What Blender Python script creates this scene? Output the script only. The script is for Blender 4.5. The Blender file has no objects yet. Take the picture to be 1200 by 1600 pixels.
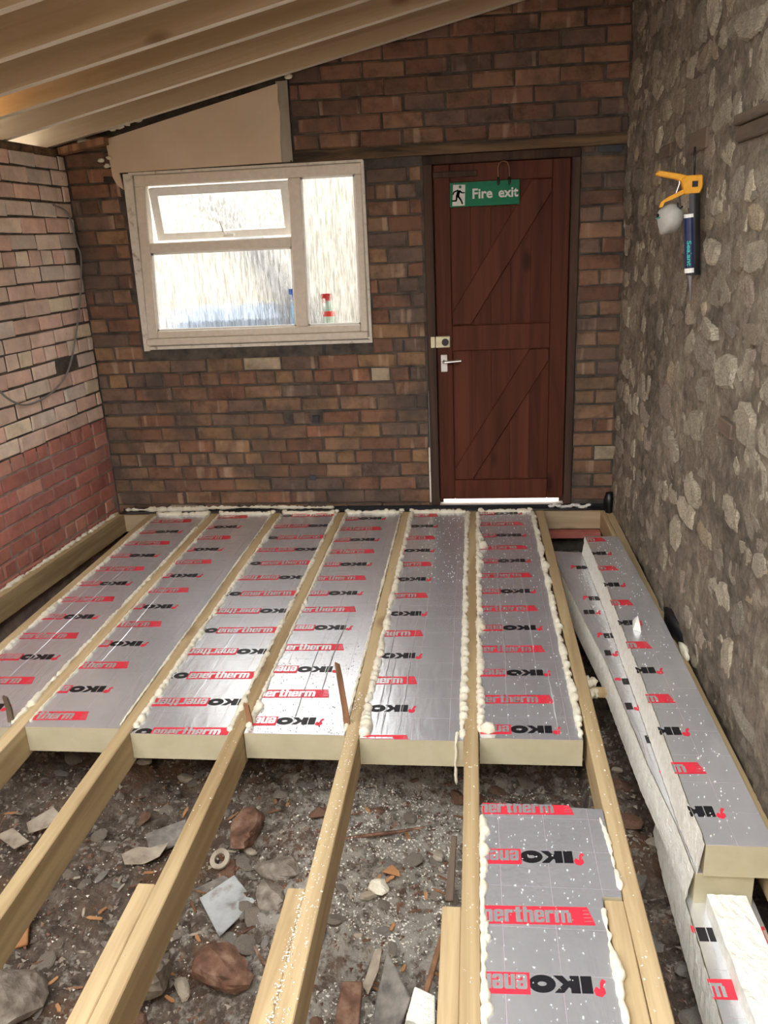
import bpy, bmesh, math, random
from mathutils import Vector, Matrix, noise

SC = bpy.context.scene
COL = SC.collection
random.seed(7)
R = math.radians

# ------------------------------------------------------------------ camera
F_PX, PITCH, YAW, ROLL = 1273.3, R(18.46), R(-6.79), R(-2.69)
CAM = Vector((2.0211, 0.0, 1.5732))
cp, sp, cy, sy = math.cos(PITCH), math.sin(PITCH), math.cos(YAW), math.sin(YAW)
fwd = Vector((sy * cp, cy * cp, -sp))
right = Vector((cy, -sy, 0.0))
up = right.cross(fwd)
r2 = math.cos(ROLL) * right + math.sin(ROLL) * up
u2 = -math.sin(ROLL) * right + math.cos(ROLL) * up
cam_d = bpy.data.cameras.new('camera')
cam_d.sensor_fit = 'VERTICAL'
cam_d.sensor_height = 36.0
cam_d.lens = F_PX / 1600.0 * 36.0
cam_d.clip_start = 0.05
cam_o = bpy.data.objects.new('camera', cam_d)
COL.objects.link(cam_o)
m = Matrix((r2, u2, -fwd)).transposed().to_4x4()
m.translation = CAM
cam_o.matrix_world = m
SC.camera = cam_o

# ------------------------------------------------------------------ sky, exposure
w = bpy.data.worlds.new('overcast_sky')
SC.world = w
w.use_nodes = True
bg = w.node_tree.nodes['Background']
bg.inputs[0].default_value = (0.97, 0.985, 1.0, 1)
bg.inputs[1].default_value = 1.0
SC.view_settings.view_transform = 'Standard'
SC.view_settings.look = 'None'
SC.view_settings.gamma = 1.0
SC.view_settings.use_curve_mapping = False
SC.view_settings.exposure = 2.9
SC.cycles.use_denoising = True
SC.cycles.max_bounces = 10
SC.cycles.diffuse_bounces = 5
SC.cycles.glossy_bounces = 5
SC.cycles.transmission_bounces = 6
SC.cycles.sample_clamp_indirect = 8.0


# ------------------------------------------------------------------ helpers
class MB:
    """collects shapes; build() links them as ONE mesh object"""

    def __init__(self):
        self.v, self.f, self.m = [], [], []

    def add(self, vs, fs, mi=0):
        o = len(self.v)
        self.v += [tuple(p) for p in vs]
        self.f += [tuple(i + o for i in f) for f in fs]
        self.m += [mi] * len(fs)
        return self

    def box(self, x0, x1, y0, y1, z0, z1, mi=0):
        vs = [(x0, y0, z0), (x1, y0, z0), (x1, y1, z0), (x0, y1, z0), (x0, y0, z1), (x1, y0, z1), (x1, y1, z1), (x0, y1, z1)]
        return self.add(vs, [(3, 2, 1, 0), (4, 5, 6, 7), (0, 1, 5, 4), (1, 2, 6, 5), (2, 3, 7, 6), (3, 0, 4, 7)], mi)

    def prism(self, poly, a, b, axis='y', mi=0):
        """poly: 2D points, counter-clockwise; extruded between a and b along axis"""
        n = len(poly)
        mk = {'y': lambda p, t: (p[0], t, p[1]), 'z': lambda p, t: (p[0], p[1], t), 'x': lambda p, t: (t, p[0], p[1])}[axis]
        vs = [mk(p, a) for p in poly] + [mk(p, b) for p in poly]
        fs = [tuple(range(n - 1, -1, -1)), tuple(range(n, 2 * n))]
        fs += [(i, (i + 1) % n, n + (i + 1) % n, n + i) for i in range(n)]
        if axis == 'y':
            fs = [tuple(reversed(f)) for f in fs]
        return self.add(vs, fs, mi)

    def tube(self, pts, rad, n=8, mi=0, cap=True):
        pts = [Vector(p) for p in pts]
        if not isinstance(rad, (list, tuple)):
            rad = [rad] * len(pts)
        vs, fs = [], []
        u = None
        for i, p in enumerate(pts):
            t = (pts[min(i + 1, len(pts) - 1)] - pts[max(i - 1, 0)]).normalized()
            if u is None:
                u = t.orthogonal().normalized()
            else:
                u = (u - t * u.dot(t)).normalized()
            b = t.cross(u)
            for k in range(n):
                a = 2 * math.pi * k / n
                vs.append(p + (u * math.cos(a) + b * math.sin(a)) * rad[i])
        for i in range(len(pts) - 1):
            for k in range(n):
                fs.append((i * n + k, i * n + (k + 1) % n, (i + 1) * n + (k + 1) % n, (i + 1) * n + k))
        if cap:
            fs.append(tuple(range(n - 1, -1, -1)))
            fs.append(tuple(range((len(pts) - 1) * n, len(pts) * n)))
        return self.add(vs, fs, mi)

    def mesh(self, name):
        me = bpy.data.meshes.new(name)
        me.from_pydata(self.v, [], self.f)
        return me

    def build(self, name, mats, parent=None, loc=None, smooth=False, bevel=0.0):
        if loc is not None:
            l = Vector(loc)
            self.v = [(a - l.x, b - l.y, c - l.z) for a, b, c in self.v]
        me = self.mesh(name)
        if not isinstance(mats, (list, tuple)):
            mats = [mats]
        for mt in mats:
            me.materials.append(mt)
        me.polygons.foreach_set('material_index', self.m)
        if bevel:
            bm = bmesh.new()
            bm.from_mesh(me)
            bmesh.ops.remove_doubles(bm, verts=bm.verts, dist=1e-6)
            bmesh.ops.bevel(bm, geom=bm.edges[:], offset=bevel, segments=1, affect='EDGES')
            bm.to_mesh(me)
            bm.free()
        if smooth:
            me.polygons.foreach_set('use_smooth', [True] * len(me.polygons))
        me.update()
        o = bpy.data.objects.new(name, me)
        COL.objects.link(o)
        if loc is not None:
            o.location = loc
        if parent is not None:
            o.parent = parent
        return o


def tag(o, label=None, cat=None, group=None, kind=None):
    if label: o['label'] = label
    if cat: o['category'] = cat
    if group: o['group'] = group
    if kind: o['kind'] = kind
    return o


def empty(name, loc=(0, 0, 0)):
    o = bpy.data.objects.new(name, None)
    o.empty_display_size = 0.05
    COL.objects.link(o)
    o.location = loc
    return o


def sub(mb, name, mats, parent, **k):
    """part whose vertices are given in world coordinates under an un-rotated parent"""
    l = parent.location
    mb.v = [(a - l.x, b - l.y, c - l.z) for a, b, c in mb.v]
    return mb.build(name, mats, parent, **k)


def pix(p):
    d = Vector(p) - CAM
    z = d.dot(fwd)
    return 600 + F_PX * d.dot(r2) / z, 800 - F_PX * d.dot(u2) / z, z


def n3(x, y, z, s=1.0):
    return noise.noise(Vector((x * s, y * s, z * s)))


# ------------------------------------------------------------------ materials
def new_mat(name):
    mt = bpy.data.materials.new(name)
    mt.use_nodes = True
    nt = mt.node_tree
    return mt, nt, nt.nodes['Principled BSDF']


def nd(nt, typ, **k):
    n = nt.nodes.new(typ)
    for a, b in k.items():
        if a.startswith('i_'):
            n.inputs[a[2:].replace('_', ' ')].default_value = b
        else:
            setattr(n, a, b)
    return n


def ramp(nt, stops):
    n = nt.nodes.new('ShaderNodeValToRGB')
    e = n.color_ramp.elements
    while len(e) < len(stops):
        e.new(0.5)
    for q, (p, c) in zip(e, stops):
        q.position = p
        q.color = (*c, 1) if len(c) == 3 else c
    return n


def coords(nt, scale=(1, 1, 1), rand=True, world=False):
    """object coordinates, shifted per object; or world position"""
    if world:
        g = nd(nt, 'ShaderNodeNewGeometry')
        src = g.outputs['Position']
    else:
        tc = nd(nt, 'ShaderNodeTexCoord')
        src = tc.outputs['Object']
        if rand:
            oi = nd(nt, 'ShaderNodeObjectInfo')
            mul = nd(nt, 'ShaderNodeMath', operation='MULTIPLY')
            mul.inputs[1].default_value = 37.0
            nt.links.new(oi.outputs['Random'], mul.inputs[0])
            ad = nd(nt, 'ShaderNodeVectorMath', operation='ADD')
            nt.links.new(src, ad.inputs[0])
            nt.links.new(mul.outputs[0], ad.inputs[1])
            src = ad.outputs[0]
    mp = nd(nt, 'ShaderNodeMapping')
    mp.inputs['Scale'].default_value = scale
    nt.links.new(src, mp.inputs['Vector'])
    return mp.outputs[0]


def tex(nt, vec, scale, detail=4, rough=0.55, dist=0.0):
    n = nd(nt, 'ShaderNodeTexNoise')
    n.inputs['Scale'].default_value = scale
    n.inputs['Detail'].default_value = detail
    n.inputs['Roughness'].default_value = rough
    n.inputs['Distortion'].default_value = dist
    nt.links.new(vec, n.inputs['Vector'])
    return n.outputs['Fac']


def mix(nt, fac, a, b, mode='MIX'):
    n = nd(nt, 'ShaderNodeMix', data_type='RGBA', blend_type=mode)
    for s, val in ((0, fac), (6, a), (7, b)):
        if isinstance(val, (int, float)):
            n.inputs[s].default_value = val
        elif isinstance(val, tuple):
            n.inputs[s].default_value = (*val, 1)
        else:
            nt.links.new(val, n.inputs[s])
    return n.outputs[2]


def bump(nt, bsdf, h, strength=0.3, dist=0.01):
    b = nd(nt, 'ShaderNodeBump')
    b.inputs['Strength'].default_value = strength
    b.inputs['Distance'].default_value = dist
    nt.links.new(h, b.inputs['Height'])
    nt.links.new(b.outputs[0], bsdf.inputs['Normal'])


def noise_mat(name, stops, scale=20, stretch=(1, 1, 1), rough=0.85, bs=0.3, bd=0.01, bscale=None, world=False, detail=5, rand=True):
    mt, nt, bs_ = new_mat(name)
    v = coords(nt, stretch, rand, world)
    f = tex(nt, v, scale, detail)
    rp = ramp(nt, stops)
    nt.links.new(f, rp.inputs[0])
    nt.links.new(rp.outputs[0], bs_.inputs['Base Color'])
    bs_.inputs['Roughness'].default_value = rough
    if bs:
        f2 = tex(nt, v, bscale or scale * 2, 5)
        bump(nt, bs_, f2, bs, bd)
    return mt


def wood_mat(name, light, dark, stretch, knots=0.5, rough=0.7, knot_col=(0.16, 0.075, 0.03)):
    """sawn timber: grain along the axis with the small stretch value"""
    mt, nt, b = new_mat(name)
    v = coords(nt, stretch)
    g1 = tex(nt, v, 14, 6, 0.6, 0.6)
    g2 = tex(nt, v, 2.2, 3, 0.5, 0.5)
    rp = ramp(nt, [(0.36, dark), (0.58, light)])
    nt.links.new(g1, rp.inputs[0])
    rp2 = ramp(nt, [(0.3, (0.58, 0.55, 0.48)), (0.62, (1, 1, 1))])
    nt.links.new(g2, rp2.inputs[0])
    c = mix(nt, 0.75, rp.outputs[0], rp2.outputs[0], 'MULTIPLY')
    kv = coords(nt, tuple(0.45 if s < 0.5 else 1.0 for s in stretch))
    vo = nd(nt, 'ShaderNodeTexVoronoi', feature='F1')
    vo.inputs['Scale'].default_value = 5.0
    nt.links.new(kv, vo.inputs['Vector'])
    kr = ramp(nt, [(0.06, (1, 1, 1)), (0.17, (0, 0, 0))])
    nt.links.new(vo.outputs['Distance'], kr.inputs[0])
    km = nd(nt, 'ShaderNodeMath', operation='MULTIPLY')
    km.inputs[1].default_value = knots
    nt.links.new(kr.outputs[0], km.inputs[0])
    c = mix(nt, km.outputs[0], c, knot_col)
    nt.links.new(c, b.inputs['Base Color'])
    b.inputs['Roughness'].default_value = rough
    bump(nt, b, g1, 0.25, 0.004)
    return mt


def plain(name, col, rough=0.6, metal=0.0, var=0.15, scale=30):
    mt, nt, b = new_mat(name)
    v = coords(nt)
    f = tex(nt, v, scale, 4)
    d = tuple(c * (1 - var) for c in col)
    l = tuple(min(1, c * (1 + var)) for c in col)
    rp = ramp(nt, [(0.35, d), (0.65, l)])
    nt.links.new(f, rp.inputs[0])
    nt.links.new(rp.outputs[0], b.inputs['Base Color'])
    b.inputs['Roughness'].default_value = rough
    b.inputs['Metallic'].default_value = metal
    return mt


def brick_mat(name, soot=0.5, paint=False, dark=0.5):
    """colour from the object's own colour, with soot blotches, pale streaks and grit"""
    mt, nt, b = new_mat(name)
    oi = nd(nt, 'ShaderNodeObjectInfo')
    v = coords(nt, (1, 1, 1))
    wv = coords(nt, (1, 1, 1), world=True)
    f = tex(nt, v, 9, 6, 0.65)
    rp = ramp(nt, [(0.28, (dark, dark * .95, dark * .9)), (0.5, (1, 1, 1)), (0.75, (1.25, 1.2, 1.12))])
    nt.links.new(f, rp.inputs[0])
    c = mix(nt, 1.0, oi.outputs['Color'], rp.outputs[0], 'MULTIPLY')
    sv = coords(nt, (1, 1, 0.12))
    s = tex(nt, sv, 16, 2, 0.4)
    sr = ramp(nt, [(0.64, (0, 0, 0)), (0.72, (0.45, 0.45, 0.45))])
    nt.links.new(s, sr.inputs[0])
    c = mix(nt, sr.outputs[0], c, (0.52, 0.37, 0.26) if not paint else (0.5, 0.3, 0.26))
    w1 = tex(nt, wv, 2.6, 5, 0.62)
    wr = ramp(nt, [(0.5, (0, 0, 0)), (0.68, (soot, soot, soot))])
    nt.links.new(w1, wr.inputs[0])
    c = mix(nt, wr.outputs[0], c, (0.07, 0.055, 0.045))
    w2 = tex(nt, wv, 34, 4, 0.6)
    pr = ramp(nt, [(0.68, (0, 0, 0)), (0.76, (0.6, 0.6, 0.6))])
    nt.links.new(w2, pr.inputs[0])
    c = mix(nt, pr.outputs[0], c, (0.09, 0.075, 0.065))
    nt.links.new(c, b.inputs['Base Color'])
    b.inputs['Roughness'].default_value = 0.9
    bump(nt, b, tex(nt, v, 40, 5, 0.65), 0.5, 0.006)
    return mt


def foil_mat(name):
    """aluminium facing: creased, with thin red printed grid lines"""
    mt, nt, b = new_mat(name)
    v = coords(nt, (1, 1, 1), rand=False)
    sep = nd(nt, 'ShaderNodeSeparateXYZ')
    nt.links.new(v, sep.inputs[0])

    def lines(out, pitch, width):
        a = nd(nt, 'ShaderNodeMath', operation='PINGPONG')
        a.inputs[1].default_value = pitch / 2
        nt.links.new(out, a.inputs[0])
        l = nd(nt, 'ShaderNodeMath', operation='LESS_THAN')
        l.inputs[1].default_value = width
        nt.links.new(a.outputs[0], l.inputs[0])
        return l.outputs[0]
    a, c = lines(sep.outputs[0], 0.125, 0.0006), lines(sep.outputs[1], 0.13, 0.0005)
    mx = nd(nt, 'ShaderNodeMath', operation='MAXIMUM')
    nt.links.new(a, mx.inputs[0])
    nt.links.new(c, mx.inputs[1])
    sc_ = nd(nt, 'ShaderNodeMath', operation='MULTIPLY')
    sc_.inputs[1].default_value = 0.4
    nt.links.new(mx.outputs[0], sc_.inputs[0])
    fv = tex(nt, v, 6, 4)
    rp = ramp(nt, [(0.35, (0.84, 0.87, 0.92)), (0.65, (0.92, 0.95, 1.0))])
    nt.links.new(fv, rp.inputs[0])
    col = mix(nt, sc_.outputs[0], rp.outputs[0], (0.6, 0.12, 0.14))
    nt.links.new(col, b.inputs['Base Color'])
    met = nd(nt, 'ShaderNodeMath', operation='MULTIPLY_ADD')
    met.inputs[1].default_value = -0.9
    met.inputs[2].default_value = FOIL_METAL
    nt.links.new(sc_.outputs[0], met.inputs[0])
    nt.links.new(met.outputs[0], b.inputs['Metallic'])
    b.inputs['Roughness'].default_value = FOIL_ROUGH
    sv = coords(nt, (1.0, 0.16, 1.0), rand=False)
    h1 = tex(nt, sv, 26, 3, 0.5, 0.8)
    h2 = tex(nt, v, 60, 3, 0.5)
    hh = nd(nt, 'ShaderNodeMath', operation='MULTIPLY_ADD')
    hh.inputs[1].default_value = 0.35
    nt.links.new(h2, hh.inputs[0])
    nt.links.new(h1, hh.inputs[2])
    bump(nt, b, hh.outputs[0], 0.22, 0.006)
    return mt


FOIL_METAL, FOIL_ROUGH = 0.76, 0.27
M = {}
M['brick'] = brick_mat('old_brick', 0.85, False, 0.42)
M['brick_left'] = brick_mat('scrubbed_brick', 0.18, False, 0.8)
M['brick_red'] = brick_mat('red_painted_brick', 0.2, True, 0.75)
M['mortar'] = noise_mat('sooty_mortar', [(0.3, (0.03, 0.025, 0.02)), (0.7, (0.105, 0.086, 0.068))], 14, bs=0.6, bd=0.01, world=True)
M['mortar_pale'] = noise_mat('grey_mortar', [(0.3, (0.20, 0.15, 0.125)), (0.7, (0.40, 0.31, 0.26))], 14, bs=0.6, bd=0.01, world=True)
M['foil'] = foil_mat('foil_facing')
M['foam_core'] = noise_mat('pir_foam', [(0.3, (0.46, 0.41, 0.265)), (0.7, (0.54, 0.485, 0.33))], 12, bs=0.15, bd=0.002)
M['foam_cut'] = noise_mat('sawn_foam', [(0.3, (0.78, 0.76, 0.66)), (0.7, (0.93, 0.92, 0.85))], 40, bs=0.9, bd=0.006, bscale=110)
M['bead'] = noise_mat('expanding_foam', [(0.3, (0.68, 0.62, 0.47)), (0.7, (0.85, 0.80, 0.66))], 25, bs=0.4, bd=0.006)
M['red'] = plain('red_print', (0.72, 0.035, 0.06), 0.45, 0.0, 0.05)
M['black'] = plain('black_print', (0.012, 0.012, 0.015), 0.4, 0.0, 0.1)
mt, nt, b = new_mat('bare_foil_print')
v_ = coords(nt, (1, 1, 1), rand=False)
rp_ = ramp(nt, [(0.4, (0.84, 0.87, 0.92)), (0.6, (0.92, 0.95, 1.0))])
nt.links.new(tex(nt, v_, 30), rp_.inputs[0])
nt.links.new(rp_.outputs[0], b.inputs['Base Color'])
b.inputs['Metallic'].default_value = FOIL_METAL
b.inputs['Roughness'].default_value = FOIL_ROUGH
M['silver'] = mt
M['joist'] = wood_mat('treated_softwood', (0.60, 0.455, 0.255), (0.42, 0.295, 0.15), (1, 0.06, 1), 0.55)
M['rafter'] = wood_mat('rafter_softwood', (0.60, 0.465, 0.305), (0.49, 0.365, 0.225), (0.05, 1, 1), 0.7)
M['rafter_edge_lit'] = wood_mat('bounce_lit_rafter_edge', (0.92, 0.85, 0.70), (0.82, 0.74, 0.58), (0.05, 1, 1), 0.2)
M['deck'] = noise_mat('roof_deck_board', [(0.3, (0.35, 0.25, 0.14)), (0.7, (0.52, 0.40, 0.24))], 25, bs=0.2)
M['oldwood'] = wood_mat('old_lintel_timber', (0.20, 0.12, 0.06), (0.03, 0.022, 0.015), (0.09, 1, 1), 0.5, 0.9)
M['plugwood'] = wood_mat('wall_plug_wood', (0.17, 0.12, 0.085), (0.09, 0.065, 0.045), (1, 0.15, 1), 0.3, 0.9)
M['offcut'] = wood_mat('splintered_wood', (0.32, 0.16, 0.08), (0.14, 0.07, 0.035), (1, 1, 0.1), 0.3, 0.85)
M['door'] = wood_mat('red_brown_door_paint', (0.12, 0.036, 0.019), (0.075, 0.022, 0.012), (1, 1, 0.05), 0.8, 0.6, (0.022, 0.008, 0.005))
M['frame'] = wood_mat('dark_door_frame', (0.085, 0.05, 0.035), (0.035, 0.024, 0.02), (1, 1, 0.05), 0.3, 0.7)
M['upvc'] = plain('window_frame_paint', (0.66, 0.58, 0.47), 0.45, 0, 0.05)
M['plaster'] = noise_mat('plaster_edge', [(0.28, (0.30, 0.26, 0.20)), (0.42, (0.66, 0.60, 0.50)), (0.8, (0.76, 0.72, 0.63))], 22, bs=0.4)
M['pboard'] = noise_mat('plasterboard', [(0.3, (0.58, 0.45, 0.31)), (0.7, (0.66, 0.52, 0.37))], 4, bs=0.1, bd=0.003)
M['batten'] = noise_mat('grey_batten', [(0.3, (0.25, 0.22, 0.17)), (0.7, (0.42, 0.37, 0.29))], 9, (1, 1, 0.2), bs=0.3)
M['white'] = plain('white_plastic', (0.8, 0.78, 0.73), 0.4, 0, 0.05)
M['cream'] = plain('cream_metal', (0.72, 0.66, 0.45), 0.4, 0.2, 0.08)
M['chrome'] = plain('satin_metal', (0.75, 0.73, 0.68), 0.3, 0.9, 0.05)
M['dark'] = plain('black_plastic', (0.012, 0.013, 0.015), 0.4, 0, 0.2)
M['bag_and_hole_black'] = plain('black_polythene_and_holes', (0.008, 0.009, 0.012), 0.35, 0, 0.3)
M['green'] = plain('sign_green', (0.0, 0.15, 0.06), 0.4, 0, 0.06)
M['signwhite'] = plain('sign_white', (0.62, 0.64, 0.58), 0.5, 0, 0.05)
M['yellow'] = plain('gun_yellow', (0.75, 0.34, 0.02), 0.45, 0, 0.1)
M['navy'] = plain('tube_navy', (0.012, 0.02, 0.07), 0.35, 0, 0.1)
M['teal'] = plain('tube_lettering', (0.02, 0.42, 0.36), 0.5, 0, 0.05)
M['mask'] = plain('mask_fabric', (0.40, 0.385, 0.345), 0.9, 0, 0.08)
M['maskgreen'] = plain('mask_band', (0.05, 0.25, 0.18), 0.7, 0, 0.08)
M['cable'] = plain('grey_cable', (0.20, 0.19, 0.175), 0.5, 0, 0.1)
M['tile'] = noise_mat('glazed_tile', [(0.36, (0.22, 0.20, 0.17)), (0.46, (0.40, 0.42, 0.42)), (0.62, (0.50, 0.52, 0.52)), (0.75, (0.28, 0.25, 0.21))], 11, rough=0.25, bs=0.05)
M['slate'] = noise_mat('slate_chip', [(0.3, (0.10, 0.09, 0.08)), (0.5, (0.20, 0.18, 0.155)), (0.7, (0.30, 0.27, 0.23))], 22, bs=0.4)
M['pale'] = noise_mat('pale_flake', [(0.3, (0.22, 0.18, 0.13)), (0.45, (0.36, 0.30, 0.23)), (0.7, (0.46, 0.40, 0.31))], 22, bs=0.3)
M['rust'] = noise_mat('brown_rubble', [(0.3, (0.08, 0.04, 0.025)), (0.5, (0.18, 0.09, 0.055)), (0.7, (0.30, 0.19, 0.13))], 24, bs=0.5)
M['rubble'] = noise_mat('grey_rubble', [(0.3, (0.12, 0.095, 0.07)), (0.5, (0.24, 0.20, 0.16)), (0.7, (0.38, 0.33, 0.27))], 26, bs=0.6)
M['orange'] = noise_mat('orange_wood', [(0.3, (0.34, 0.15, 0.055)), (0.7, (0.52, 0.27, 0.12))], 10, (1, 1, 0.2), bs=0.3)
M['crumb'] = plain('foam_crumb', (0.80, 0.77, 0.68), 0.9, 0, 0.1)
M['grit'] = plain('dark_grit', (0.05, 0.035, 0.025), 0.9, 0, 0.2)
M['pinkpipe'] = plain('red_clay', (0.40, 0.12, 0.09), 0.8, 0, 0.1)
M['step'] = noise_mat('door_step', [(0.3, (0.62, 0.52, 0.46)), (0.7, (0.75, 0.66, 0.60))], 8, bs=0.2)
M['yard'] = noise_mat('pale_yard_paving', [(0.3, (0.42, 0.40, 0.36)), (0.7, (0.55, 0.53, 0.48))], 3, bs=0.2)
M['render'] = noise_mat('cream_render', [(0.3, (0.36, 0.325, 0.27)), (0.7, (0.45, 0.41, 0.345))], 2.5, bs=0.2)
M['leaf'] = noise_mat('tree_leaf', [(0.3, (0.05, 0.09, 0.03)), (0.7, (0.12, 0.17, 0.07))], 3, bs=0)
M['bottleblue'] = plain('bottle_blue', (0.01, 0.10, 0.62), 0.3, 0, 0.05)
M['bottlelight'] = plain('bottle_pale_blue', (0.12, 0.42, 0.75), 0.3, 0, 0.05)
M['bottlered'] = plain('bottle_red', (0.65, 0.05, 0.04), 0.3, 0, 0.05)
M['bottlegreen'] = plain('bottle_grey_green', (0.45, 0.55, 0.45), 0.3, 0, 0.05)
M['shadow_grey'] = noise_mat('slanting_shadow_grey', [(0.3, (0.30, 0.29, 0.28)), (0.7, (0.40, 0.39, 0.38))], 5, bs=0.1)
M['bluegrey'] = noise_mat('blue_grey_plastic', [(0.3, (0.26, 0.30, 0.36)), (0.7, (0.34, 0.38, 0.44))], 5, bs=0.1)

for k_ in ('door', 'green', 'frame'):
    M[k_].node_tree.nodes['Principled BSDF'].inputs['Specular IOR Level'].default_value = 0.15
# streaky obscured window glass
mt, nt, b = new_mat('streaky_obscured_glass')
nt.nodes.remove(b)
gv = coords(nt, (1.0, 1.0, 0.10), rand=False)
gh = tex(nt, gv, 95, 3, 0.6, 0.4)
gl = nd(nt, 'ShaderNodeBsdfGlass')
gl.inputs['IOR'].default_value = 1.16
gl.inputs['Roughness'].default_value = 0.14
gcr = ramp(nt, [(0.36, (0.52, 0.52, 0.50)), (0.50, (0.76, 0.76, 0.74)), (0.62, (0.95, 0.95, 0.94))])
nt.links.new(gh, gcr.inputs[0])
nt.links.new(gcr.outputs[0], gl.inputs['Color'])
bp = nd(nt, 'ShaderNodeBump')
bp.inputs['Strength'].default_value = 0.9
bp.inputs['Distance'].default_value = 0.012
nt.links.new(gh, bp.inputs['Height'])
nt.links.new(bp.outputs[0], gl.inputs['Normal'])
nt.links.new(gl.outputs[0], nt.nodes['Material Output'].inputs[0])
M['glass'] = mt

# stone of the right wall: tint from object colour
mt, nt, b = new_mat('rubble_wall_stone')
oi = nd(nt, 'ShaderNodeObjectInfo')
v = coords(nt)
wv = coords(nt, world=True)
rp = ramp(nt, [(0.30, (0.42, 0.40, 0.38)), (0.5, (0.95, 0.95, 0.95)), (0.70, (1.4, 1.35, 1.27))])
nt.links.new(tex(nt, v, 22, 6, 0.7), rp.inputs[0])
c = mix(nt, 1.0, oi.outputs['Color'], rp.outputs[0], 'MULTIPLY')
wr = ramp(nt, [(0.48, (0, 0, 0)), (0.64, (0.6, 0.6, 0.6))])
nt.links.new(tex(nt, wv, 11, 6, 0.7), wr.inputs[0])
c = mix(nt, wr.outputs[0], c, (0.24, 0.20, 0.155))
pr = ramp(nt, [(0.70, (0, 0, 0)), (0.74, (0.7, 0.7, 0.7))])
nt.links.new(tex(nt, wv, 30, 3, 0.6), pr.inputs[0])
c = mix(nt, pr.outputs[0], c, (0.62, 0.56, 0.46))
nt.links.new(c, b.inputs['Base Color'])
b.inputs['Roughness'].default_value = 0.92
bump(nt, b, tex(nt, wv, 38, 7, 0.75), 1.0, 0.022)
M['stone'] = mt

mt, nt, b = new_mat('lime_mortar_stone_wall')
wv = coords(nt, world=True)
sv = coords(nt, (1, 1, 0.35), world=True)
rp = ramp(nt, [(0.30, (0.10, 0.082, 0.064)), (0.5, (0.27, 0.225, 0.175)), (0.72, (0.47, 0.40, 0.31))])
nt.links.new(tex(nt, wv, 13, 8, 0.72), rp.inputs[0])
r3 = ramp(nt, [(0.35, (0.6, 0.58, 0.55)), (0.65, (1.2, 1.17, 1.1))])
nt.links.new(tex(nt, wv, 2.2, 4, 0.6), r3.inputs[0])
c = mix(nt, 1.0, rp.outputs[0], r3.outputs[0], 'MULTIPLY')
pr = ramp(nt, [(0.66, (0, 0, 0)), (0.72, (0.8, 0.8, 0.8))])
nt.links.new(tex(nt, sv, 38, 4, 0.6), pr.inputs[0])
c = mix(nt, pr.outputs[0], c, (0.50, 0.44, 0.35))
nt.links.new(c, b.inputs['Base Color'])
b.inputs['Roughness'].default_value = 0.95
bump(nt, b, tex(nt, wv, 38, 7, 0.75), 1.0, 0.022)
M['lime'] = mt

# ground under the floor
mt, nt, b = new_mat('rubble_ground')
wv = coords(nt, world=True)
rp = ramp(nt, [(0.30, (0.03, 0.022, 0.016)), (0.5, (0.14, 0.102, 0.075)), (0.7, (0.29, 0.235, 0.18))])
nt.links.new(tex(nt, wv, 17, 8, 0.75), rp.inputs[0])
c = rp.outputs[0]
orr = ramp(nt, [(0.54, (0, 0, 0)), (0.66, (0.75, 0.75, 0.75))])
nt.links.new(tex(nt, wv, 3.4, 5, 0.6), orr.inputs[0])
c = mix(nt, orr.outputs[0], c, (0.20, 0.098, 0.046))
sepx = nd(nt, 'ShaderNodeSeparateXYZ')
nt.links.new(wv, sepx.inputs[0])
# pale foam dust lies between the fourth and fifth joists
dx = nd(nt, 'ShaderNodeMath', operation='SUBTRACT')
dx.inputs[1].default_value = 1.75
nt.links.new(sepx.outputs[0], dx.inputs[0])
ab = nd(nt, 'ShaderNodeMath', operation='ABSOLUTE')
nt.links.new(dx.outputs[0], ab.inputs[0])
mr = nd(nt, 'ShaderNodeMapRange')
mr.inputs[1].default_value, mr.inputs[2].default_value = 0.12, 0.75
mr.inputs[3].default_value, mr.inputs[4].default_value = 0.17, 0.0
nt.links.new(ab.outputs[0], mr.inputs[0])
ad = nd(nt, 'ShaderNodeMath', operation='ADD')
nt.links.new(mr.outputs[0], ad.inputs[0])
nt.links.new(tex(nt, wv, 24, 6, 0.7), ad.inputs[1])
dr = ramp(nt, [(0.56, (0, 0, 0)), (0.70, (0.8, 0.8, 0.8))])
nt.links.new(ad.outputs[0], dr.inputs[0])
c = mix(nt, dr.outputs[0], c, (0.52, 0.48, 0.41))
nt.links.new(c, b.inputs['Base Color'])
b.inputs['Roughness'].default_value = 0.95
bump(nt, b, tex(nt, wv, 60, 7, 0.75), 1.0, 0.015)
M['ground'] = mt

# far brickwork beyond the frame (the pieces there cannot be picked apart)
mt, nt, b = new_mat('brickwork_out_of_view')
v = coords(nt, (1, 1, 1), rand=False)
bt = nd(nt, 'ShaderNodeTexBrick')
bt.inputs['Color1'].default_value = (0.42, 0.28, 0.21, 1)
bt.inputs['Color2'].default_value = (0.34, 0.20, 0.15, 1)
bt.inputs['Mortar'].default_value = (0.09, 0.07, 0.055, 1)
bt.inputs['Scale'].default_value = 1.0
bt.inputs['Brick Width'].default_value = 0.228
bt.inputs['Row Height'].default_value = 0.083
bt.inputs['Mortar Size'].default_value = 0.006
nt.links.new(v, bt.inputs['Vector'])
nt.links.new(bt.outputs['Color'], b.inputs['Base Color'])
b.inputs['Roughness'].default_value = 0.9
M['brickwork'] = mt

# ------------------------------------------------------------------ the setting
YB = 4.755                      # inner face of the back wall
XL, AL = -0.255, R(4.2)         # left wall: corner x, and how far it opens towards the viewer
XR = 2.83                       # inner face of the stone wall
roofz = lambda x: 2.197 + 0.207 * x      # underside of the rafters

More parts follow.
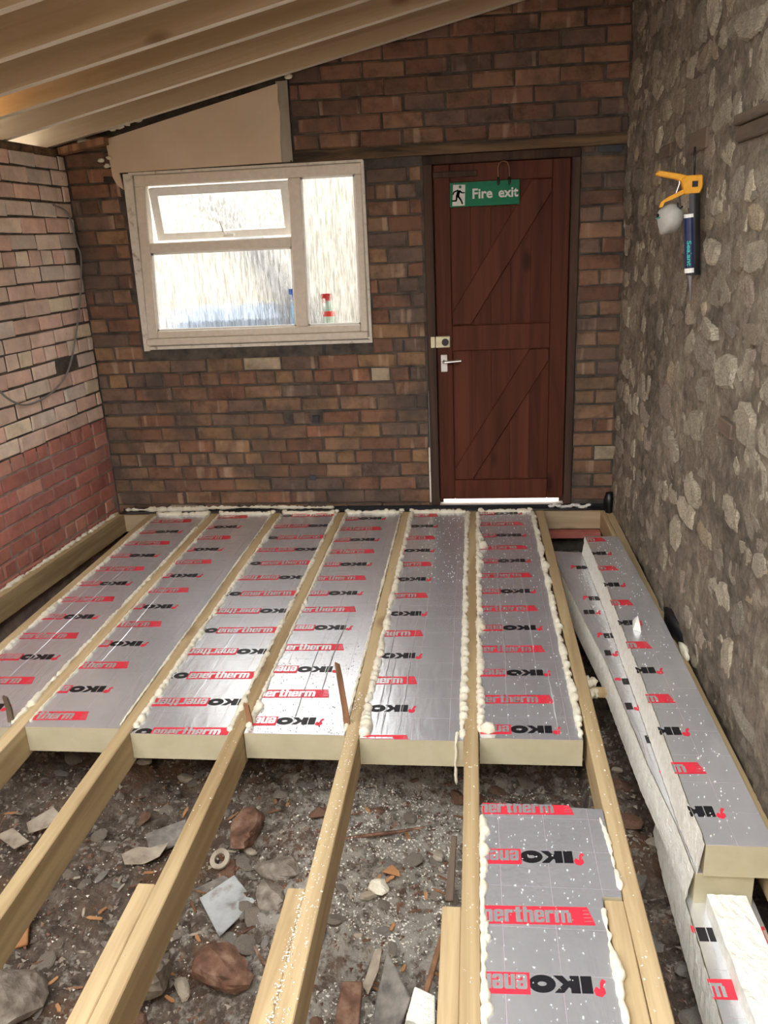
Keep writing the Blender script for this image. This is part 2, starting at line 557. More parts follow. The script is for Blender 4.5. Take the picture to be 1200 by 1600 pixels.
# ---- ground (under the floor), and the yard outside
NX, NY = 230, 390
gx0, gx1, gy0, gy1 = -0.75, 2.95, -1.2, 4.8
gv_, gf_ = [], []


def ground_z(x, y):
    z = -0.355 + 0.05 * n3(x, y, 3.1, 2.3) + 0.026 * n3(x, y, 9.0, 9) + 0.020 * n3(x, y, 1.0, 26) + .010 * n3(x, y, 6.0, 60)
    if x > 2.4:
        z += 0.05
    return z


for j in range(NY + 1):
    for i in range(NX + 1):
        x = gx0 + (gx1 - gx0) * i / NX
        y = gy0 + (gy1 - gy0) * j / NY
        gv_.append((x, y, ground_z(x, y)))
for j in range(NY):
    for i in range(NX):
        a = j * (NX + 1) + i
        gf_.append((a, a + 1, a + NX + 2, a + NX + 1))
mb = MB().add(gv_, gf_)
tag(mb.build('floor', M['ground'], smooth=True), 'dark rubble and earth ground showing below the open joists', kind='structure')
tag(MB().box(-14, 16, 5.0, 22, -0.2, -0.12).build('yard_paving', M['yard']), 'pale yard paving outside beyond the back wall', kind='structure')
tag(MB().box(-14, 16, -16, -1.2, -0.5, -0.42).build('yard_ground', M['yard']), 'pale ground outside behind the open end of the room', kind='structure')

# ---- roof deck
mb = MB()
x0, x1 = -0.75, 2.95
p = [(x0, roofz(x0) + 0.157), (x1, roofz(x1) + 0.157), (x1, roofz(x1) + 0.18), (x0, roofz(x0) + 0.18)]
mb.prism(p, 1.45, 5.05, 'y')
tag(mb.build('ceiling', M['deck']), 'timber roof deck above the sloping rafters', kind='structure')

# ---- back wall slab with window and door openings (mortar face recessed behind the bricks)
WX0, WX1, WZ0, WZ1 = 0.075, 1.425, 1.02, 1.985
DX0, DX1, DZ1 = 1.745, 2.592, 2.0
YM = YB + 0.008
YBK = YB + 0.13
mb = MB()
zt = lambda x: roofz(x) + 0.155
mb.box(-0.5, WX0, YM, YBK, -0.5, WZ0)
mb.box(WX0, WX1, YM, YBK, -0.5, WZ0)
mb.box(WX1, DX0, YM, YBK, -0.5, WZ0)
mb.box(-0.5, WX0, YM, YBK, WZ0, WZ1)
mb.box(WX1, DX0, YM, YBK, WZ0, WZ1)
mb.box(DX1, 3.1, YM, YBK, -0.5, WZ1)
mb.box(DX0, DX1, YM, YBK, -0.5, 0.0)
mb.box(DX0, 1.7525, YM, YBK, 0.72, WZ1)
mb.prism([(-0.5, WZ1), (3.1, WZ1), (3.1, zt(3.1)), (-0.5, zt(-0.5))], YM, YBK, 'y')
wall_back = tag(mb.build('wall_back', M['mortar']), 'sooty old brick end wall with the window and red door', kind='structure')


def brick_mesh(L, H, D, seed, name, ch=0.006):
    rr = random.Random(seed)
    j = lambda s: rr.uniform(-s, s)
    hx, hz = L / 2, H / 2
    back = [(-hx, D, -hz), (hx, D, -hz), (hx, D, hz), (-hx, D, hz)]
    mid = [(-hx + j(.004), ch + j(.003), -hz + j(.004)), (hx + j(.004), ch + j(.003), -hz + j(.004)), (hx + j(.004), ch + j(.003), hz + j(.004)), (-hx + j(.004), ch + j(.003), hz + j(.004))]
    c = ch * 0.9
    fr = [(-hx + c + abs(j(.005)), j(.002), -hz + c + abs(j(.003))), (hx - c - abs(j(.005)), j(.002), -hz + c + abs(j(.003))), (hx - c - abs(j(.005)), j(.002), hz - c - abs(j(.003))), (-hx + c + abs(j(.005)), j(.002), hz - c - abs(j(.003)))]
    v = back + mid + fr
    f = [(8, 9, 10, 11)]
    for a in range(4):
        b_ = (a + 1) % 4
        f.append((a, b_, 4 + b_, 4 + a))
        f.append((4 + a, 4 + b_, 8 + b_, 8 + a))
    me = bpy.data.meshes.new(name)
    me.from_pydata(v, [], f)
    return me


COURSE, PITCHX = 0.083, 0.228
BH = 0.0745
S_L = 0.217
H_L = 0.104
BRK = {}
for mk in ('brick', 'brick_left', 'brick_red'):
    BRK[mk] = {}
    for kind, L in (('s', S_L), ('h', H_L)):
        BRK[mk][kind] = []
        for q in range(6):
            me = brick_mesh(L, BH, 0.07, q * 7 + len(kind) + int(L * 1000), 'brick')
            me.materials.append(M[mk])
            BRK[mk][kind].append(me)


def fill(a, b, phase, header=False, mortar=0.009):
    """brick spans of one course between a and b"""
    pitch = 0.115 if header else PITCHX
    out = []
    x = a - (phase % 1.0) * pitch
    while x < b:
        l, r = max(a, x), min(b, x + pitch - mortar)
        if r - l > 0.03:
            out.append((l, r))
        x += pitch
    return out


def place_bricks(spots, wall, mk_of, col_of, origin, rotz, seed):
    """spots: (s0, s1, z0, z1) along the wall; the 300 that show largest are parts, the rest one stuff part"""
    rr = random.Random(seed)
    rot = Matrix.Rotation(rotz, 4, 'Z')
    items = []
    for (s0, s1, z0, z1) in spots:
        loc = Vector(origin) + rot @ Vector(((s0 + s1) / 2, 0, (z0 + z1) / 2))
        u, v_, d = pix(loc)
        vis = d > 0.3 and -60 < u < 1260 and -60 < v_ < 1660
        items.append(((s1 - s0) * (z1 - z0) / max(d, 0.3) ** 2 if vis else 0, s0, s1, z0, z1, loc))
    items.sort(key=lambda t: -t[0])
    rest = {}
    for n, (area, s0, s1, z0, z1, loc) in enumerate(items):
        L = s1 - s0
        mk = mk_of(loc)
        kind = 'h' if L < 0.15 else 's'
        me = rr.choice(BRK[mk][kind])
        base = H_L if kind == 'h' else S_L
        loc = loc + rot @ Vector((0, rr.uniform(-.003, .0035), 0))
        sx, sz = L / base, (z1 - z0) / BH
        if n < 300:
            o = bpy.data.objects.new('brick', me)
            COL.objects.link(o)
            o.location = loc
            o.rotation_euler = (rr.uniform(-.012, .012), rr.uniform(-.010, .010), rotz + rr.uniform(-.010, .010))
            o.scale = (sx, 1, sz)
            o.color = (*col_of(loc, rr), 1)
            o.parent = wall
        else:
            q = rest.setdefault(mk, MB())
            q.add([loc + rot @ Vector((v.co.x * sx, v.co.y, v.co.z * sz)) for v in me.vertices], [tuple(f.vertices) for f in me.polygons])
    for mk, q in rest.items():
        o = q.build('brick_remainder', M[mk], wall)
        o.color = (0.22, 0.12, 0.08, 1)
        tag(o, kind='stuff')


rb = random.Random(11)
spots = []
for k in range(-1, 36):
    z0 = 0.041 + COURSE * k
    z1 = z0 + BH
    header = k in (3, 9, 15, 21)
    ph = 0.5 * (k % 2) + rb.uniform(-.06, .06)
    zm = (z0 + z1) / 2
    below = z1 < 1.965
    if below:
        # left of the window / under it / between window and door / right of the door
        if WZ0 - 0.03 < z1 and z0 < WZ1:
            spots += [(a, b_, z0, z1) for a, b_ in fill(XL, WX0 - 0.03, ph, header)]
            spots += [(a, b_, z0, z1) for a, b_ in fill(WX1 + 0.012, DX0 - 0.004, ph, header)]
        else:
            spots += [(a, b_, z0, z1) for a, b_ in fill(XL, DX0 - 0.004, ph, header)]
        if k >= 0:
            if k % 2:
                spots.append((DX1 + .004, DX1 + .112, z0, z1))
                spots.append((DX1 + .123, XR + .03, z0, z1))
            elif zm < 1.94:
                spots.append((DX1 + .004, XR - .01, z0, z1))
    elif z0 < 2.12:
        spots += [(a, b_, z0, z1) for a, b_ in fill(XL, 0.03, ph, header)]
for k in range(0, 12):
    z0 = 2.052 + COURSE * k
    z1 = z0 + BH
    for a, b_ in fill(1.055, XR - 0.005, 0.5 * (k % 2) + rb.uniform(-.08, .08) + 0.3):
        if z0 < roofz(b_) + 0.03:
            spots.append((a, b_, z0, z1))
spots.append((2.605, 2.66, 1.962, 1.995))
holes = [(1.095, 0.55), (1.005, 0.20)]
spots = [s for s in spots if not any(s[0] < hx < s[1] and s[2] < hz < s[3] for hx, hz in holes[:1])]
spots += [(0.93, 1.035, 0.539, 0.61)]
PAL = [(0.24, 0.14, 0.082), (0.22, 0.122, 0.072), (0.20, 0.102, 0.062), (0.18, 0.092, 0.058), (0.24, 0.148, 0.09), (0.165, 0.105, 0.074), (0.27, 0.158, 0.082), (0.15, 0.10, 0.075), (0.225, 0.108, 0.062)]


def col_back(loc, rr):
    if rr.random() < 0.03 and loc.z < 1.0:
        c = (0.36, 0.29, 0.20)
    elif loc.z > 2.0:
        c = rr.choice([(0.205, 0.105, 0.066), (0.19, 0.095, 0.062), (0.22, 0.118, 0.07), (0.15, 0.09, 0.066)])
    else:
        c = rr.choice(PAL)
    k = rr.uniform(0.8, 1.15)
    return tuple(q * k for q in c)


place_bricks(spots, wall_back, lambda l: 'brick', col_back, (0, YB, 0), 0.0, 5)

# black pieces painting the dark of slots and a pipe hole in the end wall
for (xa, xb, za, zb) in ((1.135, 1.155, .955, 1.015), (1.605, 1.622, .955, 1.022), (1.000, 1.045, .185, .222), (1.045, 1.090, .545, .592), (-.045, .03, 1.945, 1.98), (2.675, 2.80, 1.955, 1.992)):
    sub(MB().prism([(xa, za + .004), (xb - .003, za), (xb, zb - .005), (xa + .004, zb)], YB - .0045, YB + .02, 'y'), 'cavity_dark_patch', M['bag_and_hole_black'], wall_back)

# ---- left wall
ROTL = math.pi / 2 - AL
LEN_L = 6.0
wl_dir = Vector((-math.sin(AL), -math.cos(AL), 0))
wl_nor = Vector((math.cos(AL), -math.sin(AL), 0))
P0 = Vector((XL, YB, 0))


def lslab(s0, s1, d0, d1, z0, z1):
    q = []
    for z in (z0, z1):
        for s, d in ((s0, d0), (s1, d0), (s1, d1), (s0, d1)):
            q.append(P0 + wl_dir * s - wl_nor * d + Vector((0, 0, z)))
    return q


BOXF = [(3, 2, 1, 0), (4, 5, 6, 7), (0, 1, 5, 4), (1, 2, 6, 5), (2, 3, 7, 6), (3, 0, 4, 7)]
LT = 2.088
mb = MB().add(lslab(-0.2, 1.9, 0.008, 0.13, 0.58, LT), BOXF).add(lslab(-0.2, 1.9, 0.006, 0.13, -0.5, 0.58), BOXF, 1)
wall_left = tag(mb.build('wall_left', [M['mortar'], M['mortar_pale']]), 'left brick wall, scrubbed buff above and red painted below', kind='structure')
# stretch of the wall beside and behind the viewer: material only
q = MB()
q.add([(0, 0, -.5), (4.1, 0, -.5), (4.1, 0, LT), (0, 0, LT), (0, .1, -.5), (4.1, .1, -.5), (4.1, .1, LT), (0, .1, LT)], [(0, 1, 2, 3), (5, 4, 7, 6), (4, 0, 3, 7), (1, 5, 6, 2), (3, 2, 6, 7), (4, 5, 1, 0)])
q.v = [(a, c, -b_) for a, b_, c in q.v]     # brick texture runs in local x/y
bw = q.build('brickwork', M['brickwork'], wall_left)
mtx = Matrix((wl_dir * -1, Vector((0, 0, 1)), wl_nor)).transposed().to_4x4()
mtx.translation = P0 + wl_dir * 5.98
bw.matrix_local = mtx

spots = []
for k in range(-2, 25):
    z0 = 0.030 + COURSE * k
    z1 = min(z0 + BH, LT)
    if z1 - z0 < 0.02: continue
    header = k in (0, 6, 12, 18)
    for a, b_ in fill(-1.88, -0.005, 0.5 * (k % 2) + rb.uniform(-.08, .08), header):
        if k == 11 and a < -0.33 < b_: continue
        spots.append((a, b_, z0, z1))
BUFF = [(0.74, 0.57, 0.46), (0.68, 0.50, 0.40), (0.76, 0.62, 0.49), (0.66, 0.45, 0.36), (0.62, 0.52, 0.44), (0.74, 0.62, 0.45), (0.70, 0.47, 0.37)]
REDS = [(0.47, 0.185, 0.14), (0.43, 0.165, 0.125), (0.40, 0.16, 0.13), (0.52, 0.25, 0.19)]
red_line = lambda l: 0.60 + 0.05 * n3(l.x, l.y, 0, 6)


def col_left(loc, rr):
    c = rr.choice(REDS) if loc.z < red_line(loc) else rr.choice(BUFF)
    k = rr.uniform(0.85, 1.12)
    return tuple(q_ * k for q_ in c)


place_bricks(spots, wall_left, lambda l: 'brick_red' if l.z < red_line(l) else 'brick_left', col_left, P0, ROTL, 6)
# timber plate along the top of the left wall
mb = MB().add(lslab(-0.05, 5.0, 0.01, 0.11, LT, LT + 0.04), BOXF)
tag(mb.build('trim_1', M['oldwood']), 'dark timber plate along the top of the left wall', kind='structure')

tag(MB().box(-.85, 2.9, -1.32, -1.2, -.5, 2.3).build('wall_front', M['pboard']), 'plain wall behind the viewer under the open end of the roof', kind='structure')

# ---- right wall of rubble stone
mb = MB()
ny, nz = 300, 230
y0, y1, z0, z1 = 1.2, YB + 0.12, -0.5, 3.0


def wall_x(y, z):
    return XR + 0.010 * n3(y, z, 0.5, 3.0) + 0.010 * n3(y, z, 4.5, 9) + 0.007 * n3(y, z, 8.5, 24) + 0.005 * n3(y, z, 2.5, 55) + (0.02 if z < -0.02 else 0.0)


vs = [(wall_x(y0 + (y1 - y0) * i / ny, z0 + (z1 - z0) * j / nz), y0 + (y1 - y0) * i / ny, z0 + (z1 - z0) * j / nz) for j in range(nz + 1) for i in range(ny + 1)]
fs = [(j * (ny + 1) + i, (j + 1) * (ny + 1) + i, (j + 1) * (ny + 1) + i + 1, j * (ny + 1) + i + 1) for j in range(nz) for i in range(ny)]
mb.add(vs, fs)
mb.box(XR + 0.05, XR + 0.25, -1.3, YB + 0.12, -0.5, 3.0)
mb.box(XR, XR + 0.05, -1.3, 1.2, -0.5, 3.0)
wall_right = tag(mb.build('wall_right', M['lime'], smooth=False), 'rough rubble stone wall in crumbling lime mortar', kind='structure')


def stone_mesh(seed):
    rr = random.Random(seed)
    n = rr.choice((8, 9, 10))
    ang = [2 * math.pi * (i + rr.uniform(-.28, .28)) / n for i in range(n)]
    ex = rr.uniform(2.4, 3.8)
    prof = []
    for a in ang:
        c_, s_ = math.cos(a), math.sin(a)
        r_ = (abs(c_) ** ex + abs(s_) ** ex) ** (-1 / ex) * rr.uniform(.74, 1.10) * 0.5
        prof.append((c_ * r_, s_ * r_))
    v, f = [], []
    for k, (sc_, dep) in enumerate(((1.0, 0.022), (0.95, 0.002), (0.80, -0.005))):
        for (a, b_) in prof:
            v.append((a * sc_ + rr.uniform(-.015, .015), dep + rr.uniform(-.003, .003), b_ * sc_ + rr.uniform(-.015, .015)))
    v.append((rr.uniform(-.1, .1), -0.005 + rr.uniform(-.004, .003), rr.uniform(-.1, .1)))
    for k in range(2):
        for i in range(n):
            f.append((k * n + i, k * n + (i + 1) % n, (k + 1) * n + (i + 1) % n, (k + 1) * n + i))
    for i in range(n):
        f.append((2 * n + i, 2 * n + (i + 1) % n, 3 * n))
    me = bpy.data.meshes.new('stone')
    me.from_pydata(v, [], f)
    me.materials.append(M['stone'])
    return me


STM = [stone_mesh(100 + i) for i in range(18)]
rs = random.Random(21)
plugs = [(3.80, 1.870, .055), (3.28, 1.86, .055), (2.70, 1.84, .09), (2.66, 0.945, .05)]
stones = []
z = -0.12
while z < 2.72:
    h = rs.uniform(0.08, 0.175)
    y = YB - rs.uniform(0, .1)
    while y > 1.45:
        wdt = rs.uniform(0.08, 0.27) * (0.8 + h * 2)
        hh = h * rs.uniform(.75, 1.12)
        yc, zc = y - wdt / 2, z + h / 2 + rs.uniform(-.02, .02)
        if rs.random() < 0.93 and not any(abs(yc - a) < wdt / 2 + c_ and abs(zc - b_) < hh / 2 + .035 for a, b_, c_ in plugs):
            stones.append((yc, zc, wdt * rs.uniform(.95, 1.12), hh * 1.06))
        if rs.random() < 0.35:
            stones.append((y + 0.005, z + rs.uniform(0, h), rs.uniform(.03, .06), rs.uniform(.03, .07)))
        y -= wdt
    z += h
items = []
for (yc, zc, wd, hh) in stones:
    u, v_, d = pix((XR, yc, zc))
    vis = -30 < u < 1230 and -30 < v_ < 1630
    items.append(((wd * hh / d ** 2 * (0.8 / d)) if vis else 0, yc, zc, wd, hh))
items.sort(key=lambda t: -t[0])
STC = [(0.55, 0.48, 0.35), (0.50, 0.43, 0.32), (0.62, 0.54, 0.40), (0.44, 0.385, 0.295), (0.39, 0.34, 0.265), (0.64, 0.57, 0.43), (0.54, 0.43, 0.29), (0.38, 0.30, 0.22), (0.48, 0.38, 0.30)]
rest = MB()
for n, (ar, yc, zc, wd, hh) in enumerate(items):
    me = rs.choice(STM)
    dep = wall_x(yc, zc) + rs.uniform(-.003, .009)
    if zc < 0.9:
        dep += rs.uniform(0, .016) * (0.9 - zc)       # lower part is buried deeper in mortar
    if n < 300:
        o = bpy.data.objects.new('stone', me)
        COL.objects.link(o)
        o.location = (dep, yc, zc)
        o.rotation_euler = (rs.uniform(-.06, .06), rs.uniform(-.25, .25), -math.pi / 2 + rs.uniform(-.06, .06))
        o.scale = (wd, rs.uniform(.8, 1.5), hh)
        c_ = rs.choice(STC)
        k = rs.uniform(.75, 1.15)
        o.color = (c_[0] * k, c_[1] * k, c_[2] * k, 1)
        o.parent = wall_right
    else:
        rest.add([(dep + v.co.y, yc - v.co.x * wd, zc + v.co.z * hh) for v in me.vertices], [tuple(f.vertices) for f in me.polygons])
o = rest.build('stone_remainder', M['stone'], wall_right)
o.color = (0.50, 0.43, 0.33, 1)
tag(o, kind='stuff')
# timber plugs let into the stone wall
for (ya, yb, za, zb, pr_) in ((3.72, 3.93, 1.845, 1.895, .010), (3.16, 3.40, 1.822, 1.893, .012), (2.40, 2.81, 1.805, 1.85, .012), (2.40, 2.82, 1.852, 1.882, .022), (2.60, 2.74, 0.925, 0.975, .014)):
    mb = MB().box(XR - pr_, XR + .03, ya, yb, za, zb)
    sub(mb, 'timber_plug', M['plugwood'], wall_right, bevel=0.004)

# ---- old timber lintel over the door and window end
mb = MB()
segs = 24
for i in range(segs):
    xa, xb = 1.035 + (2.825 - 1.035) * i / segs, 1.035 + (2.825 - 1.035) * (i + 1) / segs
    za = lambda x: 1.992 + 0.004 * n3(x, 0, 0, 7)
    zb = lambda x: 2.046 + 0.006 * n3(x, 5, 0, 9)
    q = [(xa, za(xa)), (xb, za(xb)), (xb, zb(xb)), (xa, zb(xa))]
    mb.add([(xa, YB - .022, za(xa)), (xb, YB - .022, za(xb)), (xb, YB - .014, zb(xb)), (xa, YB - .014, zb(xa)), (xa, YB + .05, za(xa)), (xb, YB + .05, za(xb)), (xb, YB + .05, zb(xb)), (xa, YB + .05, zb(xa))],
           [(0, 1, 2, 3), (3, 2, 6, 7), (4, 5, 1, 0)] + ([(4, 0, 3, 7)] if i == 0 else []) + ([(1, 5, 6, 2)] if i == segs - 1 else []))
tag(mb.build('trim_2', M['oldwood']), 'charred old timber lintel over the door', kind='structure')

# ------------------------------------------------------------------ window
win = tag(empty('window_1', (0.75, YB + 0.03, 1.03)), 'white framed window with streaky obscured glass and open top vent', kind='structure')


def rack(mb):
    """the old frame is racked a little out of square"""
    mb.v = [(x + (z - 1.5) * 0.040 * max(0, 1 - (x - .1) / 1.3) + (z - 1.5) * 0.008, y, z) for x, y, z in mb.v]
    return mb


FY0, FY1 = YB - 0.006, YB + 0.065
for nm, bx_ in (('head', (.112, 1.415, 1.918, 1.975)), ('jamb', (.112, .172, 1.075, 1.918)), ('jamb', (1.375, 1.415, 1.075, 1.918)),
                ('mullion', (1.000, 1.070, 1.118, 1.918)), ('transom', (.172, 1.000, 1.557, 1.612)), ('bottom_rail', (.172, 1.375, 1.075, 1.118))):
    mb = rack(MB().box(bx_[0], bx_[1], FY0, FY1, bx_[2], bx_[3]))
    sub(mb, nm, M['upvc'], win, bevel=0.005)
sub(rack(MB().box(.105, 1.418, YB - 0.022, FY1, 1.036, 1.075)), 'window_board', M['upvc'], win, bevel=0.006)
# glazing beads
for (a, b_, c_, d) in ((.172, 1.0, 1.118, 1.557), (1.07, 1.375, 1.118, 1.918)):
    mb = MB()
    for (p_, q_, r_, s_) in ((a, b_, c_, c_ + .010), (a, b_, d - .010, d), (a, a + .010, c_, d), (b_ - .010, b_, c_, d)):
        mb.box(p_, q_, FY0 + .014, FY0 + .03, r_, s_)
    sub(rack(mb), 'glazing_bead', M['white'], win)
    mb = MB().add([(a, FY0 + .032, c_), (b_, FY0 + .032, c_), (b_, FY0 + .032, d), (a, FY0 + .032, d)], [(0, 1, 2, 3)])
    sub(rack(mb), 'pane', M['glass'], win)
# open vent, hinged at the top and swung outwards
TH = R(17)
hx, hy, hz = 0, FY0 + 0.03, 1.905


def swing(mb):
    out = []
    for x, y, z in mb.v:
        dz, dy = z - hz, y - hy
        out.append((x, hy + dy * math.cos(TH) - dz * math.sin(TH), hz + dz * math.cos(TH) + dy * math.sin(TH)))
    mb.v = out
    return rack(mb)


mb = MB()
for (p_, q_, r_, s_) in ((.185, .992, 1.865, 1.905), (.185, .992, 1.615, 1.655), (.185, .230, 1.655, 1.865), (.950, .992, 1.655, 1.865)):
    mb.box(p_, q_, FY0 + .02, FY0 + .05, r_, s_)
vent = sub(swing(mb), 'vent_sash', M['white'], win)
mb = MB().add([(.230, FY0 + .036, 1.655), (.950, FY0 + .036, 1.655), (.950, FY0 + .036, 1.865), (.230, FY0 + .036, 1.865)], [(0, 1, 2, 3)])
o = swing(mb)
o.v = [(a - .75, b_ - (YB + .03), c_ - 1.03) for a, b_, c_ in o.v]
o.build('pane', M['glass'], vent)
mb = MB().box(.60, .66, FY0 + .004, FY0 + .03, 1.630, 1.645)
mb.tube([(.615, FY0 + .01, 1.64), (.605, FY0 - .01, 1.66), (.590, FY0 - .012, 1.715)], [.006, .006, .004], 6)
mb.v = [(a - .75, b_ + .05 - (YB + .03), c_ - 1.03) for a, b_, c_ in mb.v]
mb.build('stay', M['white'], vent)
# plaster edge round the frame and outer sill
mb = MB()
mb.prism([(.062, 1.005), (.095, 1.005), (.128, 1.985), (.075, 1.985)], YB - .012, YB + .02, 'y')
mb.box(.075, 1.435, YB - .010, YB + .02, 1.012, 1.030)
mb.box(1.418, 1.434, YB - .006, YB + .02, 1.03, 1.985)
mb.box(.11, 1.43, YB - .016, YB + .02, 1.977, 1.990)
sub(mb, 'plaster_edge', M['plaster'], win)
sub(MB().box(.06, 1.45, YB + .07, YB + .26, 1.055, 1.088), 'outer_sill', M['white'], win, bevel=.006)


def spray_bottle(name, x, y, z, h, body, top, label, red=False):
    e = tag(empty(name, (x, y, z)), label, 'bottle')
    prof = [(0, .03), (.55 * h, .03), (.66 * h, .022), (.74 * h, .011), (.80 * h, .011)]
    mb = MB().tube([(0, 0, a) for a, _ in prof], [r_ for _, r_ in prof], 12)
    mb.build('body', body, e, smooth=True)
    mb = MB().tube([(0, 0, .80 * h), (0, 0, .86 * h)], .014, 10)
    mb.box(-.035, .018, -.012, .012, .86 * h, h)
    mb.box(-.022, -.016, -.006, .006, .74 * h, .87 * h)
    mb.build('trigger_head', top, e)
    if red:
        MB().tube([(0, 0, .35 * h), (0, 0, .5 * h)], .0308, 12, cap=False).build('band', M['bottlered'], e)


spray_bottle('spray_bottle', .975, YB + .15, 1.088, .235, M['bottlelight'], M['bottleblue'], 'blue spray bottle standing behind the obscured lower window pane')
spray_bottle('spray_bottle', 1.165, YB + .15, 1.088, .20, M['bottlegreen'], M['bottlered'], 'red topped pale bottle behind the narrow right window pane', True)
# blurs through the glass: a grey board drawing a slanting shadow, and a bin
mb = MB()
mb.add([(0.0, 6.0, 2.15), (0.0, 6.25, 2.15), (0.0, 6.0, 2.4), (0.0, 6.25, 2.4), (1.0, 6.0, .55), (1.0, 6.25, .55), (1.15, 6.0, .75), (1.15, 6.25, .75)],
       [(0, 4, 6, 2), (1, 3, 7, 5), (0, 1, 5, 4), (2, 6, 7, 3), (0, 2, 3, 1), (4, 5, 7, 6)])
mb.box(.95, 1.2, 5.98, 6.27, -.12, .75)
tag(mb.build('slanting_shadow_board', M['shadow_grey']), 'grey board standing in for a slanting shadow behind the obscured glass', 'board')
mb = MB()
mb.box(-.14, .65, 5.8, 6.3, -.12, 1.17)
tag(mb.build('storage_bin', M['bluegrey'], bevel=.08), 'blue-grey rounded bulk blurred low behind the window', 'bin')
tag(MB().box(-8, 12, 7.2, 7.4, -.2, 2.75).build('yard_wall', M['render']), 'pale rendered wall outside beyond the window', kind='structure')

# ------------------------------------------------------------------ plasterboard over the window and corner timbers
pb = empty('plasterboard_sheet', (.5, YB - .02, 1.97))
tag(pb, 'beige plasterboard offcut fixed above the window, torn at its left corner', 'plasterboard')
poly = [(.062, 1.992), (.072, 1.905), (.040, 1.93), (.022, 1.97), (.016, 2.06), (.008, 2.165), (.997, 2.382), (.992, 2.30), (1.0, 2.24), (.990, 2.12), (.988, 1.998)]
mb = MB().prism([(a, b_) for a, b_ in poly], YB - .026, YB - .012, 'y')
sub(mb, 'board', M['pboard'], pb)
sub(MB().box(.985, 1.050, YB - .020, YB - .002, 1.998, 2.395), 'grey_edge_strip', M['batten'], pb, bevel=.002)
sub(MB().box(1.044, 1.050, YB - .027, YB - .006, 1.998, 2.395), 'edge_bead', M['batten'], pb)
mb = MB()
mb.add([(-.24, 4.66, 2.095), (.03, 4.66, 2.135), (.03, 4.66, 2.17), (-.24, 4.66, 2.13), (-.24, 4.72, 2.095), (.03, 4.72, 2.135), (.03, 4.72, 2.17), (-.24, 4.72, 2.13)], [(0, 1, 2, 3), (5, 4, 7, 6), (4, 0, 3, 7), (1, 5, 6, 2), (3, 2, 6, 7), (4, 5, 1, 0)])
tag(mb.build('timber_offcut', M['offcut']), 'short brown timber offcut wedged in the top left corner', 'timber')
rf = random.Random(4)


def blob(mb, c, r, seed, sq=(1, 1, 1), n=7, mi=0):
    """lumpy closed lump"""
    vs, fs = [], []
    rings = 5
    for i in range(1, rings):
        t = math.pi * i / rings
        for k in range(n):
            a = 2 * math.pi * k / n
            d = Vector((math.sin(t) * math.cos(a), math.sin(t) * math.sin(a), math.cos(t)))
            q = 1 + 0.45 * noise.noise(d * 1.6 + Vector((seed * 3.7, seed, 0)))
            vs.append((c[0] + d.x * r * q * sq[0], c[1] + d.y * r * q * sq[1], c[2] + d.z * r * q * sq[2]))
    for i in range(rings - 2):
        for k in range(n):
            fs.append((i * n + k, (i + 1) * n + k, (i + 1) * n + (k + 1) % n, i * n + (k + 1) % n))
    top, bot = len(vs), len(vs) + 1
    vs.append((c[0], c[1], c[2] + r * sq[2]))
    vs.append((c[0], c[1], c[2] - r * sq[2]))
    for k in range(n):
        fs.append((top, k, (k + 1) % n))
        fs.append((bot, (rings - 2) * n + (k + 1) % n, (rings - 2) * n + k))
    mb.add(vs, fs, mi)


for i, (x, z_, r_) in enumerate(((-.12, 2.158, .022), (-.09, 2.155, .02), (.06, 2.215, .016), (.10, 2.225, .020), (.15, 2.235, .014), (.21, 2.252, .018), (-.03, 2.06, .014), (.02, 2.07, .013), (.0, 2.03, .014), (1.06, 2.41, .016))):
    mb = MB()
    blob(mb, (0, 0, 0), r_, i + 3, (1.5, .8, .8))
    o = mb.build('foam_lump', M['bead'], smooth=True)
    o.location = (x, YB - .03, z_)
    tag(o, 'small cream lump of expanding foam along the top of the plasterboard' if z_ > 2.2 else 'small cream lump of expanding foam in the top left corner', 'foam lump', 'foam lumps under the eaves')

# ------------------------------------------------------------------ door
door = tag(empty('door_1', (2.17, YB + .03, .04)), 'red-brown framed and braced plank door', kind='structure')
dfr = [('frame_post', (1.752, 1.802, YB - .004, YB + .09, .0, 1.945)), ('frame_post', (2.545, 2.590, YB - .004, YB + .09, .0, 1.945)), ('frame_head', (1.752, 2.590, YB - .004, YB + .09, 1.945, 1.990))]
for nm, b6 in dfr:
    sub(MB().box(*b6), nm, M['frame'], door, bevel=.004)
for xa_, xb_ in ((1.790, 1.822), (2.525, 2.560)):
    sub(MB().box(xa_, xb_, YB + .0665, YB + .088, .0, 1.96), 'door_stop', M['frame'], door)
sub(MB().box(1.79, 2.56, YB + .0665, YB + .088, 1.925, 1.96), 'door_stop', M['frame'], door)
LY = YB + .02          # front of the rails and stiles
lx0, lx1, lz0, lz1 = 1.806, 2.541, .048, 1.943
for nm, b4 in (('stile', (lx0, 1.896, lz0, lz1)), ('stile', (2.447, lx1, lz0, lz1)), ('top_rail', (1.896, 2.447, 1.848, lz1)), ('lock_rail', (1.896, 2.447, .945, 1.088)), ('bottom_rail', (1.896, 2.447, lz0, .168))):
    sub(MB().box(b4[0], b4[1], LY, LY + .04, b4[2], b4[3]), nm, M['door'], door, bevel=.004)
for (za, zb) in ((1.088, 1.848), (.168, .945)):
    for i in range(5):
        xa = 1.896 + .1102 * i
        sub(MB().box(xa + .0002, xa + .1100, LY + .018, LY + .04, za - .004, zb + .004), 'plank', M['door'], door, bevel=.0012)
